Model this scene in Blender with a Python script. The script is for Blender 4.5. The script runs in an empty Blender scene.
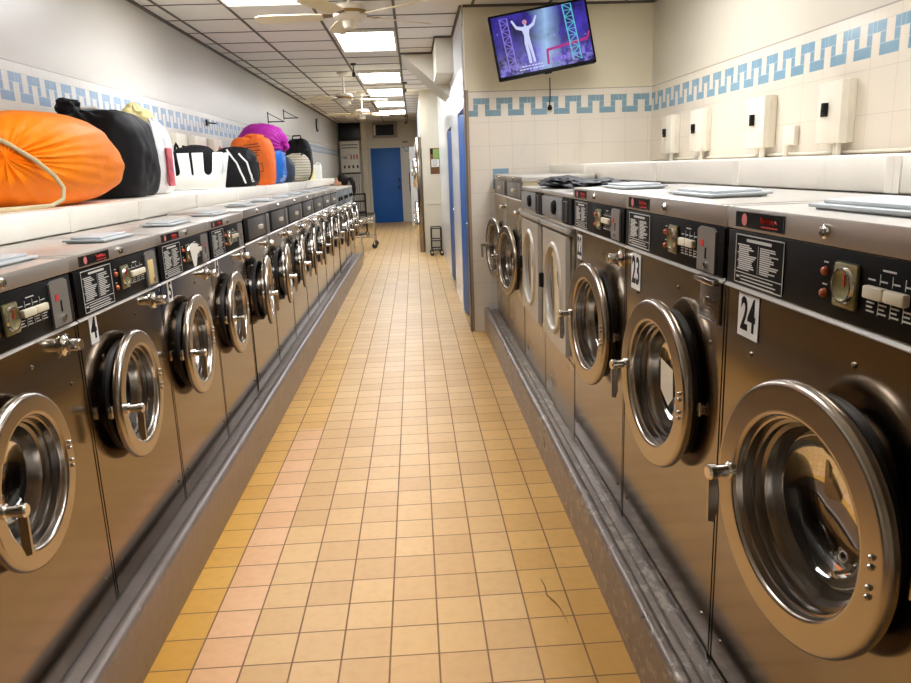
import bpy, bmesh, math, random
from mathutils import Vector, Matrix, noise
from mathutils.bvhtree import BVHTree
random.seed(7)
PI = math.pi
SC = bpy.context.scene
COL = SC.collection

# ------------------------------------------------------------------ helpers
def lin(c):
    return tuple(((v/255)/12.92 if v/255 <= .04045 else ((v/255+.055)/1.055)**2.4) for v in c)

class NT:
    """tiny node-tree helper: math on sockets"""
    def __init__(s, name):
        s.m = bpy.data.materials.new(name); s.m.use_nodes = True
        s.t = s.m.node_tree; s.n = s.t.nodes; s.l = s.t.links
        s.b = s.n['Principled BSDF']
    def node(s, typ, **kw):
        nd = s.n.new(typ)
        for k, v in kw.items(): setattr(nd, k, v)
        return nd
    def put(s, sock, v):
        if hasattr(v, 'is_output'): s.l.new(v, sock)
        else: sock.default_value = v
    def math(s, op, a, b=None, c=None):
        nd = s.node('ShaderNodeMath', operation=op)
        s.put(nd.inputs[0], a)
        if b is not None: s.put(nd.inputs[1], b)
        if c is not None: s.put(nd.inputs[2], c)
        return nd.outputs[0]
    def mix(s, f, a, b):
        nd = s.node('ShaderNodeMix', data_type='RGBA')
        s.put(nd.inputs[0], f)
        s.put(nd.inputs[6], a if hasattr(a, 'is_output') else (*a, 1))
        s.put(nd.inputs[7], b if hasattr(b, 'is_output') else (*b, 1))
        return nd.outputs[2]
    def coord(s):
        return s.node('ShaderNodeTexCoord').outputs['Object']
    def xyz(s, v=None):
        nd = s.node('ShaderNodeSeparateXYZ'); s.l.new(v or s.coord(), nd.inputs[0]); return nd.outputs
    def noise(s, vec, scale, detail=4, rough=.55):
        nd = s.node('ShaderNodeTexNoise'); nd.inputs['Scale'].default_value = scale
        nd.inputs['Detail'].default_value = detail; nd.inputs['Roughness'].default_value = rough
        if vec is not None: s.l.new(vec, nd.inputs['Vector'])
        return nd.outputs[0]
    def mapping(s, vec, sc):
        nd = s.node('ShaderNodeMapping'); s.l.new(vec, nd.inputs[0]); nd.inputs['Scale'].default_value = sc
        return nd.outputs[0]
    def ramp(s, f, a, b):
        nd = s.node('ShaderNodeMapRange'); s.put(nd.inputs[0], f)
        nd.inputs[1].default_value = a; nd.inputs[2].default_value = b
        return nd.outputs[0]
    def bump(s, h, dist=.002, strength=.5):
        nd = s.node('ShaderNodeBump'); nd.inputs['Strength'].default_value = strength
        nd.inputs['Distance'].default_value = dist
        s.l.new(h, nd.inputs['Height']); s.l.new(nd.outputs[0], s.b.inputs['Normal'])
    def set(s, **kw):
        names = dict(color='Base Color', rough='Roughness', metal='Metallic', emit='Emission Color', es='Emission Strength',
                     spec='Specular IOR Level', alpha='Alpha', aniso='Anisotropic', coat='Coat Weight', sheen='Sheen Weight')
        for k, v in kw.items():
            if k in ('color', 'emit') and not hasattr(v, 'is_output'): v = (*v[:3], 1)
            s.put(s.b.inputs[names[k]], v)
        return s

MATS = {}
def plain(name, rgb, rough=.5, metal=0, var=.06, scale=12, bump=0, **kw):
    """simple procedural material: colour with a little noise variation"""
    if name in MATS: return MATS[name]
    t = NT(name); c = lin(rgb)
    co = t.coord()
    f = t.noise(co, scale)
    d = tuple(max(0, v*(1-var*2)) for v in c); e = tuple(min(1, v*(1+var)) for v in c)
    t.set(color=t.mix(f, d, e), rough=rough, metal=metal, **kw)
    if bump: t.bump(t.noise(co, scale*3), bump)
    MATS[name] = t.m
    return t.m

def emitter(name, rgb, strength):
    t = NT(name); b = .6 if strength > 2 else .01
    t.set(color=(b, b, b), emit=lin(rgb), es=strength, rough=.5, spec=.1)
    MATS[name] = t.m; return t.m

def steel(name, base, r0, r1, axis=(2, 2, 60), aniso=0.0):
    t = NT(name); co = t.coord()
    st = t.noise(t.mapping(co, axis), 6, 3)
    sm = t.noise(co, 2.0, 3)
    f = t.math('ADD', t.math('MULTIPLY', st, .3), t.math('MULTIPLY', sm, .7))
    nd = t.node('ShaderNodeMapRange'); t.put(nd.inputs[0], f)
    nd.inputs[1].default_value = .3; nd.inputs[2].default_value = .7
    nd.inputs[3].default_value = r0; nd.inputs[4].default_value = r1
    c = lin(base)
    t.set(color=t.mix(sm, tuple(v*.92 for v in c), c), rough=nd.outputs[0], metal=1, aniso=aniso)
    MATS[name] = t.m; return t.m

def glass(name, tint=(.8, .8, .8), base=.03):
    t = NT(name)
    tr = t.node('ShaderNodeBsdfTransparent'); tr.inputs[0].default_value = (*tint, 1)
    gl = t.node('ShaderNodeBsdfGlossy'); gl.inputs['Roughness'].default_value = .04
    lw = t.node('ShaderNodeFresnel'); lw.inputs[0].default_value = 1.5
    f = t.math('MULTIPLY_ADD', lw.outputs[0], .9, base)
    mx = t.node('ShaderNodeMixShader'); t.l.new(f, mx.inputs[0])
    t.l.new(tr.outputs[0], mx.inputs[1]); t.l.new(gl.outputs[0], mx.inputs[2])
    t.l.new(mx.outputs[0], t.n['Material Output'].inputs[0])
    MATS[name] = t.m; return t.m

class MB:
    def __init__(s): s.bm = bmesh.new(); s.mi = 0
    def mat(s, i): s.mi = i; return s
    def _fin(s, geom_faces, smooth=False):
        for f in geom_faces: f.material_index = s.mi; f.smooth = smooth
    def box(s, x0, x1, y0, y1, z0, z1, bev=0, seg=2, M=None):
        r = bmesh.ops.create_cube(s.bm, size=1)
        vs = r['verts']
        for v in vs:
            v.co = Vector((x0+(v.co.x+.5)*(x1-x0), y0+(v.co.y+.5)*(y1-y0), z0+(v.co.z+.5)*(z1-z0)))
        fs = set(f for v in vs for f in v.link_faces)
        if bev:
            es = list(set(e for v in vs for e in v.link_edges))
            rr = bmesh.ops.bevel(s.bm, geom=es, offset=bev, segments=seg, profile=.5, affect='EDGES')
            fs = set(f for f in fs if f.is_valid) | set(rr['faces'])
        s._fin(fs)
        if M is not None:
            for v in set(v for f in fs for v in f.verts): v.co = M @ v.co
        return s
    def lathe(s, prof, c=(0, 0, 0), axis='y', seg=48, smooth=True, close=False):
        """prof: list of (radius, position along axis)"""
        rings = []
        c = Vector(c)
        for r, d in prof:
            if r < 1e-6:
                p = {'y': Vector((0, d, 0)), 'z': Vector((0, 0, d)), 'x': Vector((d, 0, 0))}[axis]
                rings.append([s.bm.verts.new(c+p)])
            else:
                ring = []
                for k in range(seg):
                    a = 2*PI*k/seg; ca, sa = r*math.cos(a), r*math.sin(a)
                    p = {'y': Vector((ca, d, sa)), 'z': Vector((ca, sa, d)), 'x': Vector((d, ca, sa))}[axis]
                    ring.append(s.bm.verts.new(c+p))
                rings.append(ring)
        if close: rings.append(rings[0])
        fs = []
        for A, B in zip(rings, rings[1:]):
            for k in range(seg):
                k2 = (k+1) % seg
                if len(A) == 1 and len(B) == 1: continue
                if len(A) == 1: q = [A[0], B[k2], B[k]]
                elif len(B) == 1: q = [A[k], A[k2], B[0]]
                else: q = [A[k], A[k2], B[k2], B[k]]
                try: fs.append(s.bm.faces.new(q))
                except ValueError: pass
        s._fin(fs, smooth)
        return s
    def tube(s, pts, r, seg=10, cap=True, smooth=True):
        pts = [Vector(p) for p in pts]
        rr = r if isinstance(r, (list, tuple)) else [r]*len(pts)
        rings = []; up = None
        for i, p in enumerate(pts):
            d = (pts[min(i+1, len(pts)-1)]-pts[max(i-1, 0)]).normalized()
            if up is None:
                up = Vector((0, 0, 1)) if abs(d.z) < .9 else Vector((1, 0, 0))
            u = d.cross(up).normalized(); w = u.cross(d).normalized(); up = w
            rings.append([s.bm.verts.new(p+rr[i]*(math.cos(2*PI*k/seg)*u+math.sin(2*PI*k/seg)*w)) for k in range(seg)])
        fs = []
        for A, B in zip(rings, rings[1:]):
            for k in range(seg):
                fs.append(s.bm.faces.new([A[k], A[(k+1) % seg], B[(k+1) % seg], B[k]]))
        s._fin(fs, smooth)
        if cap:
            s._fin([s.bm.faces.new(rings[0][::-1]), s.bm.faces.new(rings[-1])])
        return s
    def prism(s, poly, d0, d1, plane='xz'):
        """extrude a 2D polygon; plane xz -> along y, xy -> along z, yz -> along x"""
        def P(a, b, d):
            return {'xz': (a, d, b), 'xy': (a, b, d), 'yz': (d, a, b)}[plane]
        A = [s.bm.verts.new(P(a, b, d0)) for a, b in poly]
        B = [s.bm.verts.new(P(a, b, d1)) for a, b in poly]
        n = len(poly)
        fs = [s.bm.faces.new(A), s.bm.faces.new(B[::-1])]
        for k in range(n):
            fs.append(s.bm.faces.new([A[k], B[k], B[(k+1) % n], A[(k+1) % n]]))
        s._fin(fs)
        return s
    def quad(s, *p):
        s._fin([s.bm.faces.new([s.bm.verts.new(q) for q in p])]); return s
    def holed(s, x0, x1, z0, z1, y, cx, cz, r, n=64):
        """front plate with a round hole"""
        inner = []; outer = []
        angs = [2*PI*k/n for k in range(n)]
        for a in angs:
            ca, sa = math.cos(a), math.sin(a)
            inner.append(s.bm.verts.new((cx+r*ca, y, cz+r*sa)))
            tx = ((x1-cx)/ca if ca > 0 else (x0-cx)/ca) if abs(ca) > 1e-9 else 1e9
            tz = ((z1-cz)/sa if sa > 0 else (z0-cz)/sa) if abs(sa) > 1e-9 else 1e9
            t = min(tx, tz)
            outer.append([cx+t*ca, cz+t*sa])
        for X, Z in ((x0, z0), (x0, z1), (x1, z0), (x1, z1)):
            k = min(range(n), key=lambda i: (outer[i][0]-X)**2+(outer[i][1]-Z)**2)
            outer[k] = [X, Z]
        ov = [s.bm.verts.new((a, y, b)) for a, b in outer]
        fs = [s.bm.faces.new([inner[k], ov[k], ov[(k+1) % n], inner[(k+1) % n]]) for k in range(n)]
        s._fin(fs)
        return s
    def xform(s, M):
        for v in s.bm.verts: v.co = M @ v.co
        return s
    def mesh(s, name, mats, recalc=True):
        if recalc: bmesh.ops.recalc_face_normals(s.bm, faces=s.bm.faces[:])
        me = bpy.data.meshes.new(name); s.bm.to_mesh(me); s.bm.free()
        me.set_sharp_from_angle(angle=math.radians(38))
        for m in (mats if isinstance(mats, (list, tuple)) else [mats]): me.materials.append(m)
        return me

def link(name, me, parent=None, loc=None, rotz=0):
    o = bpy.data.objects.new(name, me); COL.objects.link(o)
    if parent is not None: o.parent = parent
    if loc: o.location = loc
    if rotz: o.rotation_euler[2] = rotz
    return o
def part(name, mb, mats, parent, loc=None, rotz=0, label=None, recalc=True):
    o = link(name, mb.mesh(name, mats, recalc), parent, loc, rotz)
    if label: o['label'] = label
    return o
def tag(o, label, cat, group=None, kind=None):
    o['label'] = label; o['category'] = cat
    if group: o['group'] = group
    if kind: o['kind'] = kind
    return o
def thing(name, label, cat, loc=(0, 0, 0), rotz=0, group=None):
    o = bpy.data.objects.new(name, None); COL.objects.link(o)
    o.empty_display_size = .1
    o.location = loc; o.rotation_euler = (0, 0, rotz)
    return tag(o, label, cat, group)
def single(name, mb, mats, label, cat, group=None, loc=None, rotz=0):
    return tag(link(name, mb.mesh(name, mats), None, loc, rotz), label, cat, group)
def struct(name, mb, mats, label=None, recalc=True):
    o = link(name, mb.mesh(name, mats, recalc)); o['kind'] = 'structure'
    o['label'] = label or name.replace('_', ' '); o['category'] = name.split('_')[0]
    return o
KIDS = {}
def kids(o): return [c for c in bpy.data.objects if c.parent == o]
def copy_tree(o, parent=None):
    c = o.copy(); COL.objects.link(c)
    if parent is not None: c.parent = parent
    for ch in kids(o): copy_tree(ch, c)
    return c

def text_mesh(txt, h, depth=.0006, bold=.0, sx=1.0):
    """flat lettering centred on the origin in the xz plane, facing -y, capital height about h"""
    cu = bpy.data.curves.new('lettering', 'FONT'); cu.body = txt; cu.align_x = 'CENTER'; cu.align_y = 'CENTER'
    cu.size = h/.7; cu.extrude = depth/2; cu.offset = bold*h; cu.resolution_u = 3
    o = bpy.data.objects.new('lettering', cu); COL.objects.link(o)
    bpy.context.view_layer.update()
    dg = bpy.context.evaluated_depsgraph_get()
    me = bpy.data.meshes.new_from_object(o.evaluated_get(dg))
    bpy.data.objects.remove(o); bpy.data.curves.remove(cu)
    me.transform(Matrix(((sx, 0, 0, 0), (0, 0, -1, 0), (0, 1, 0, 0), (0, 0, 0, 1))))
    return me

# ------------------------------------------------------------------ camera (solved from the photograph's vanishing lines)
F_PX, PITCH, ROLL, YAW, CAM_H = 741.13, .2304, -.0354, .0469, 1.4777
cy, sy, cp, sp = math.cos(YAW), math.sin(YAW), math.cos(PITCH), math.sin(PITCH)
fwd = Vector((sy*cp, cy*cp, -sp)); rt = Vector((cy, -sy, 0)); up = rt.cross(fwd)
cr, sr = math.cos(ROLL), math.sin(ROLL)
R3, U3 = cr*rt+sr*up, -sr*rt+cr*up
cam = bpy.data.cameras.new('camera'); cam.sensor_width = 36; cam.lens = F_PX*36/911; cam.clip_start = .02; cam.clip_end = 100
co = bpy.data.objects.new('camera', cam); COL.objects.link(co)
M = Matrix((R3, U3, -fwd)).transposed().to_4x4(); M.translation = (0, 0, CAM_H)
co.matrix_world = M
SC.camera = co

# ------------------------------------------------------------------ main dimensions
XWL, XWR = -2.09, 2.10           # side walls
XFL, XFR = -.985, .707           # machine fronts
YTV, YEND, YBACK = 6.67, 21.8, -2.6
ZC = 2.80
ZB = .205                        # machines stand on the raised base
XCR = .46                        # corridor wall beyond the television wall
LEDGE_L, LEDGE_R = -1.41, 1.20

# ------------------------------------------------------------------ materials
STEEL = steel('brushed_steel', (147, 136, 122), .11, .17)
STEEL_D = steel('dark_steel', (120, 112, 106), .24, .38)
STEEL_RING = steel('door_ring_steel', (186, 176, 164), .20, .27, (1, 1, 1))
CHROME = steel('chrome', (225, 222, 216), .08, .16, (1, 1, 1))
STEEL_TOP = steel('steel_top', (206, 201, 192), .28, .38, (10, 2, 2))
STEEL_TOP.node_tree.nodes['Principled BSDF'].inputs['Metallic'].default_value = .55
DRUM = steel('drum_steel', (92, 86, 80), .26, .38, (1, 1, 1))
RIM = steel('rim_steel', (150, 144, 136), .16, .26, (1, 1, 1))
BLACK = plain('black_panel', (14, 13, 13), .5, spec=.1)
BLACKM = plain('black_matte', (16, 16, 17), .7, spec=.2)
RUBBER = plain('grey_rubber', (110, 106, 98), .5)
RUBDK = plain('dark_rubber', (38, 36, 35), .5)
CREAMP = plain('cream_plastic', (226, 216, 190), .35, bump=.0005)
WHITEL = plain('white_print', (205, 203, 196), .6)
LABELW = plain('white_label', (228, 226, 220), .5)
REDL = plain('red_print', (205, 45, 40), .5)
PINKL = plain('pink_print', (215, 120, 115), .5)
AMBER = plain('amber_lens', (190, 95, 60), .25)
BRASSY = plain('greenish_dial', (135, 128, 88), .3, .5)
LIDM = plain('grey_lid', (188, 192, 192), .4)
WHITEP = plain('white_plastic', (232, 232, 228), .4)
BLUEP = plain('blue_paint', (18, 94, 176), .5, var=.1, scale=4)
GREYM = plain('grey_panel', (132, 127, 120), .4, .3)
DRYW = plain('dryer_door_enamel', (196, 188, 172), .35, .15)
DRYB = steel('dryer_body_steel', (190, 174, 146), .24, .34)
GLASS = glass('door_glass')
TRIM = plain('bright_trim', (205, 200, 192), .32, .6)
LIP = steel('lip_steel', (176, 168, 158), .34, .44)
LIP.node_tree.nodes['Principled BSDF'].inputs['Metallic'].default_value = .75
INSET = plain('brown_grey_panel', (88, 82, 77), .4, .3)
DARKM = plain('dark_metal', (48, 46, 45), .4, .5)
PAPER = plain('yellowed_paper', (214, 190, 130), .8)
OFFW = plain('offwhite_fixture', (224, 216, 198), .5)
LAMP = emitter('lamp_diffuser', (243, 246, 252), 21)
SKIN = plain('skin', (205, 150, 122), .5)
HAIR = plain('dark_hair', (20, 14, 12), .65, spec=.2)

# floor tiles ------------------------------------------------------
def floor_material():
    t = NT('floor_tiles'); X, Y, Z = t.xyz()[:3]
    T, X0, Y0 = .1524, -.1421, 2.0389
    ux = t.math('DIVIDE', t.math('SUBTRACT', X, X0), T); uy = t.math('DIVIDE', t.math('SUBTRACT', Y, Y0), T)
    ix, iy = t.math('FLOOR', ux), t.math('FLOOR', uy)
    fx, fy = t.math('FRACT', ux), t.math('FRACT', uy)
    dx = t.math('MINIMUM', fx, t.math('SUBTRACT', 1, fx)); dy = t.math('MINIMUM', fy, t.math('SUBTRACT', 1, fy))
    g = t.math('LESS_THAN', t.math('MINIMUM', t.math('MULTIPLY', dx, .9), dy), .017)
    cmb = t.node('ShaderNodeCombineXYZ'); t.l.new(ix, cmb.inputs[0]); t.l.new(iy, cmb.inputs[1])
    wn = t.node('ShaderNodeTexWhiteNoise', noise_dimensions='3D'); t.l.new(cmb.outputs[0], wn.inputs[0])
    r = wn.outputs[0]
    base = t.mix(r, lin((205, 158, 96)), lin((219, 174, 110)))
    # edge columns were laid in yellower tile, one column near the left in pinker tile
    el = t.math('LESS_THAN', ix, -3.5); er = t.math('GREATER_THAN', ix, 2.5)
    yel = t.mix(r, lin((206, 150, 58)), lin((222, 168, 76)))
    base = t.mix(t.math('MAXIMUM', el, t.math('MULTIPLY', er, .55)), base, yel)
    pk = t.math('MULTIPLY', t.math('COMPARE', ix, -4, .2), t.math('LESS_THAN', Y, 4.2))
    pk2 = t.math('MULTIPLY', t.math('COMPARE', ix, -4, .2), t.math('LESS_THAN', Y, 1.2))
    base = t.mix(t.math('MAXIMUM', pk, pk2), base, t.mix(r, lin((222, 168, 116)), lin((228, 176, 126))))
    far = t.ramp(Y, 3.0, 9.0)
    base = t.mix(t.math('MULTIPLY', far, .7), base, t.mix(r, lin((196, 164, 112)), lin((206, 176, 126))))  # washed-out reflection down the aisle, painted into the tile colour
    n = t.noise(t.coord(), 26, 5)
    base = t.mix(t.math('MULTIPLY', t.ramp(n, .45, .8), .22), base, lin((168, 120, 62)))
    grout = t.mix(t.noise(t.coord(), 9), lin((104, 72, 40)), lin((150, 110, 66)))
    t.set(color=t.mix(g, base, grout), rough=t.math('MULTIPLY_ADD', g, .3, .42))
    t.bump(t.math('SUBTRACT', 1, g), .0012, .6)
    return t.m
FLOOR = floor_material()

def wall_material(name, axis, u0, paint, tile, blue, rough, gloss, zband=1.90, zline=2.105):
    t = NT(name); xyz = t.xyz(); u = xyz[axis]; z = xyz[2]
    U = t.math('SUBTRACT', t.math('FLOORED_MODULO', t.math('SUBTRACT', u, u0), .2) if False else t.math('WRAP', t.math('SUBTRACT', u, u0), .2, 0), 0)
    V = t.math('SUBTRACT', z, zband)
    lt = lambda a, b: t.math('LESS_THAN', a, b)
    gt = lambda a, b: t.math('GREATER_THAN', a, b)
    And = lambda a, b: t.math('MULTIPLY', a, b)
    Or = lambda a, b: t.math('MAXIMUM', a, b)
    top = And(gt(V, .10), lt(U, .14))
    legL = lt(U, .04); legR = And(gt(U, .10), lt(U, .14))
    mid = And(And(gt(V, .05), lt(V, .101)), Or(legL, legR))
    bot = And(lt(V, .051), Or(legL, gt(U, .10)))
    inb = And(gt(V, 0), lt(V, .15))
    blu = And(inb, Or(Or(top, mid), bot))
    # white tile joints every .2
    ju = t.math('ABSOLUTE', t.math('SUBTRACT', t.math('WRAP', t.math('ADD', u, 100.03), .2, 0), .1))
    jv = t.math('ABSOLUTE', t.math('SUBTRACT', t.math('WRAP', t.math('ADD', z, .15-zband+10.0), .2, 0), .1))
    joint = lt(t.math('MINIMUM', ju, jv), .0016)
    bj = Or(lt(t.math('ABSOLUTE', t.math('SUBTRACT', U, .07)), .0022), lt(t.math('ABSOLUTE', t.math('SUBTRACT', U, .10)), .0018))
    co = t.coord(); n = t.noise(co, 1.7, 5)
    p = t.mix(n, lin(tuple(v*.95 for v in paint)), lin(paint))
    w = t.mix(n, lin(tuple(v*.96 for v in tile)), lin(tile))
    w = t.mix(t.math('MULTIPLY', joint, .35), w, lin((150, 142, 128)))
    bn = t.mix(t.noise(co, 30, 2), lin(tuple(v*.92 for v in blue)), lin(blue))
    w = t.mix(blu, w, t.mix(t.math('MULTIPLY', Or(bj, Or(lt(t.math('ABSOLUTE', t.math('SUBTRACT', V, .05)), .0018), lt(t.math('ABSOLUTE', t.math('SUBTRACT', V, .10)), .0018))), .6), bn, lin((190, 205, 210))))
    isp = gt(z, zline)
    edge = lt(t.math('ABSOLUTE', t.math('SUBTRACT', z, zline)), .004)
    c = t.mix(isp, w, p)
    c = t.mix(t.math('MULTIPLY', edge, .6), c, lin((120, 110, 95)))
    # a few dull stains with shapes of their own
    st = t.ramp(t.noise(t.mapping(co, (2, 2, .7)), 1.3, 6, .65), .62, .8)
    c = t.mix(t.math('MULTIPLY', st, .16), c, lin((150, 140, 120)))
    t.set(color=c, rough=t.math('MULTIPLY_ADD', isp, rough-gloss, gloss))
    t.bump(t.math('ADD', t.noise(co, 5, 2), t.math('MULTIPLY', joint, -.4)), .003, .25)
    return t.m
WALL_TV = wall_material('tiled_wall_across', 0, .538, (216, 205, 176), (226, 216, 200), (126, 156, 168), .5, .2)
WALL_R = wall_material('tiled_wall_right', 1, 6.57, (206, 197, 178), (222, 211, 193), (128, 162, 180), .5, .2)
WALL_L = wall_material('tiled_wall_left', 1, .0, (200, 194, 183), (214, 210, 202), (136, 162, 190), .33, .25)
WALL_F = wall_material('tiled_wall_far', 0, -.35, (214, 204, 182), (214, 208, 196), (150, 176, 190), .5, .3, zband=1.96)
CORR = plain('glossy_white_paint', (226, 230, 234), .2, var=.04, scale=3, bump=.0006)
CREAMW = plain('cream_wall_paint', (216, 209, 190), .5, var=.03, scale=3)
def ledge_material():
    t = NT('bulkhead_paint'); co = t.coord(); Y = t.xyz()[1]
    n = t.noise(co, 5, 5)
    c = t.mix(n, lin((240, 232, 216)), lin((250, 244, 232)))
    st = t.ramp(t.noise(t.mapping(co, (8, 8, 2)), 1.5, 6, .7), .6, .85)
    c = t.mix(t.math('MULTIPLY', st, .25), c, lin((176, 158, 128)))
    t.set(color=c, rough=.4)
    return t.m
LEDGE = ledge_material()
CEIL = plain('ceiling_tile', (224, 219, 210), .85, var=.03, scale=40, bump=.001)
TBAR = plain('dark_ceiling_bar', (84, 76, 66), .6)

def plinth_material(name, wear):
    t = NT(name); co = t.coord(); xyz = t.xyz()
    n = t.noise(co, 6, 6)
    c = t.mix(n, lin((112, 100, 92)), lin((146, 134, 126)))
    chips = t.ramp(t.noise(t.mapping(co, (14, 9, 14)), 1.6, 7, .7), .66-wear, .70-wear)
    c = t.mix(t.math('MULTIPLY', chips, .75), c, lin((176, 164, 148)))
    dark = t.ramp(t.noise(t.mapping(co, (5, 3, 20)), 2, 6, .7), .60, .75)
    c = t.mix(t.math('MULTIPLY', dark, .6), c, lin((60, 46, 36)))
    t.set(color=c, rough=t.math('MULTIPLY_ADD', n, .3, .18), metal=.35)
    t.bump(t.math('ADD', t.noise(co, 18, 5), t.math('MULTIPLY', chips, .5)), .004, .5)
    return t.m
PL_L = plinth_material('painted_plinth', .0)
PL_R = plinth_material('worn_plinth', .12)

# ------------------------------------------------------------------ the setting
m = MB(); m.quad((XWL-.1, YBACK-.1, 0), (XWR+.1, YBACK-.1, 0), (XWR+.1, YEND+.1, 0), (XWL-.1, YEND+.1, 0))
struct('floor', m, FLOOR, 'yellow and tan square tiled floor of the aisle')
m = MB(); m.box(XWL-.1, XWR+.1, YBACK-.1, YEND+.1, ZC, ZC+.08)
struct('ceiling', m, CEIL, 'suspended ceiling of grey white tiles')
m = MB(); m.box(XWL-.1, XWL, YBACK, YEND, .0, ZC); struct('wall_left', m, WALL_L, 'long glossy left wall with blue tile band')
m = MB(); m.box(XWR, XWR+.1, YBACK, YTV+.12, .0, ZC); struct('wall_right', m, WALL_R, 'right wall with cream paint over blue tile band')
m = MB(); m.box(.475, XWR, YTV, YTV+.12, .0, ZC); m.mat(1).box(.695, .835, YTV-.004, YTV, 1.412, 1.455); m.box(.695, .718, YTV-.004, YTV, 1.28, 1.412)
struct('wall_back', m, [WALL_TV, plain('blue_tile', (126, 156, 176), .25)], 'cross wall with blue tile band under the television')
m = MB(); m.box(XWL-.1, XWR+.1, YEND, YEND+.1, 0, ZC); struct('wall_far', m, WALL_F, 'far end wall with blue door')
m = MB(); m.box(XWL-.1, XWR+.1, YBACK-.1, YBACK, 0, ZC); struct('wall_front', m, CREAMW, 'front wall behind the camera')
# corridor wall beyond the television wall, with two doorways
m = MB()
m.box(XCR+.10, XCR+.2, YTV+.12, 10.1, 0, ZC)
m.box(XCR, XCR+.10, 7.66, 9.02, 0, ZC); m.box(XCR, XCR+.10, 9.98, 13.36, 0, ZC)
m.box(XCR, XCR+.10, YTV+.12, 7.66, 1.99, ZC); m.box(XCR, XCR+.10, 9.02, 9.98, 1.95, ZC)
struct('wall_corridor', m, CORR, 'glossy white corridor wall with two blue doors')
m = MB(); m.box(.462, .475, YTV-.006, YTV+.124, 0, 2.12); m.mat(1).box(.475, .497, YTV-.006, YTV-.0005, 0, 2.12)
struct('trim_1', m, [plain('brown_steel_guard', (112, 98, 84), .4, .4, scale=6), plain('tan_guard_edge', (150, 132, 110), .5)], 'brown metal corner guard at the end of the television wall')
# far right block: end panel, upper wall
m = MB()
m.box(.155, XCR, 13.36, 13.46, 0, 2.05); m.prism([(.155, 2.05), (XCR, 2.05), (XCR, 2.8), (.27, 2.8), (.27, 2.24)], 13.36, 13.46)
m.box(.15, .30, 13.46, YEND, 2.05, ZC)
m.box(.155, XCR, 13.352, 13.36, 1.225, 1.237); m.box(.155, XCR, 13.345, 13.36, .86, .875)
struct('wall_far_right', m, CREAMW, 'cream end panel with sloping shoulder past the doors')
m = MB()
m.box(.139, .15, 14.3, 18.6, 2.16, 2.70)
for k in range(6): m.mat(1).box(.136, .139, 14.5+k*.68, 14.56+k*.68, 2.16, 2.70)
struct('window_1', m, [emitter('daylit_window', (236, 244, 255), .95), plain('window_bar', (200, 204, 206), .4)], 'tall bright window strip high on the far right wall')
# slanted soffit and boxed corner
m = MB(); m.prism([(-.09, 2.797), (XCR, 2.31), (XCR, 2.797)], 9.2, 10.2)
struct('trim_2', m, plain('soffit_paint', (214, 208, 192), .45, scale=3), 'sloping soffit coming down from the ceiling past the television wall')
m = MB(); m.box(.28, XCR, 8.13, 9.2, 2.44, 2.797, .004)
struct('trim_3', m, CREAMW, 'boxed in duct hanging at the ceiling corner')
# ceiling grid
m = MB()
for x in (-1.95, -1.44, -.765, -.105, .55, 1.2, 1.85):
    y1 = YEND if x < .2 else (9.2 if x < .4 else YTV)
    m.box(x-.012, x+.012, YBACK, y1, ZC-.006, ZC-.0005)
y = 5.78
while y > YBACK: y -= .61
while y < YEND:
    m.box(XWL, XWR if y < YTV else .46, y-.007, y+.007, ZC-.005, ZC-.0006); y += .61
m.box(XWL, XWL+.02, YBACK, YEND, ZC-.02, ZC-.001)
m.box(.47, XWR, YTV-.02, YTV-.001, ZC-.02, ZC-.001); m.box(XCR-.02, XCR-.001, YTV, 8.12, ZC-.02, ZC-.001)
m.box(.265, .279, 8.12, 9.2, ZC-.02, ZC-.001); m.box(.28, XCR-.02, 8.11, 8.128, ZC-.02, ZC-.001); m.box(-.1, .265, 9.18, 9.199, ZC-.02, ZC-.001)
m.box(XWR-.02, XWR-.001, YBACK, YTV-.02, ZC-.02, ZC-.001)
struct('trim_4', m, TBAR, 'dark metal grid bars between the ceiling tiles')
# bulkhead ledges behind the machines
def bulkhead(name, x0, x1, y0, y1, z, face, seams, label):
    s = -1 if face == x0 else 1
    zb = z-.096
    m = MB(); m.box(x0, x1, y0, y1, zb, z, .005)
    m.box(x0 if s > 0 else x0+.09, x1 if s < 0 else x1-.09, y0, y1, 0, zb)
    for ys in seams:
        m.box(min(face, face+s*.004), max(face, face+s*.004), ys-.028, ys+.028, zb+.001, z-.004)
        m.box(min(face, face+s*.005), max(face, face+s*.005), ys-.003, ys+.003, zb+.001, z-.004)
    struct(name, m, LEDGE, label)
bulkhead('trim_5', XWL, LEDGE_L, YBACK, 13.6, 1.37, LEDGE_L, [1.6, 3.16, 3.95, 4.98, 6.1, 7.3, 8.6, 10], 'white boxed ledge behind the left row of machines, bags on top')
bulkhead('trim_6', LEDGE_R, XWR, YBACK, YTV, 1.472, LEDGE_R, [.6, 1.84, 2.77, 3.73, 5.3], 'white boxed ledge behind the right row of machines')
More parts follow.
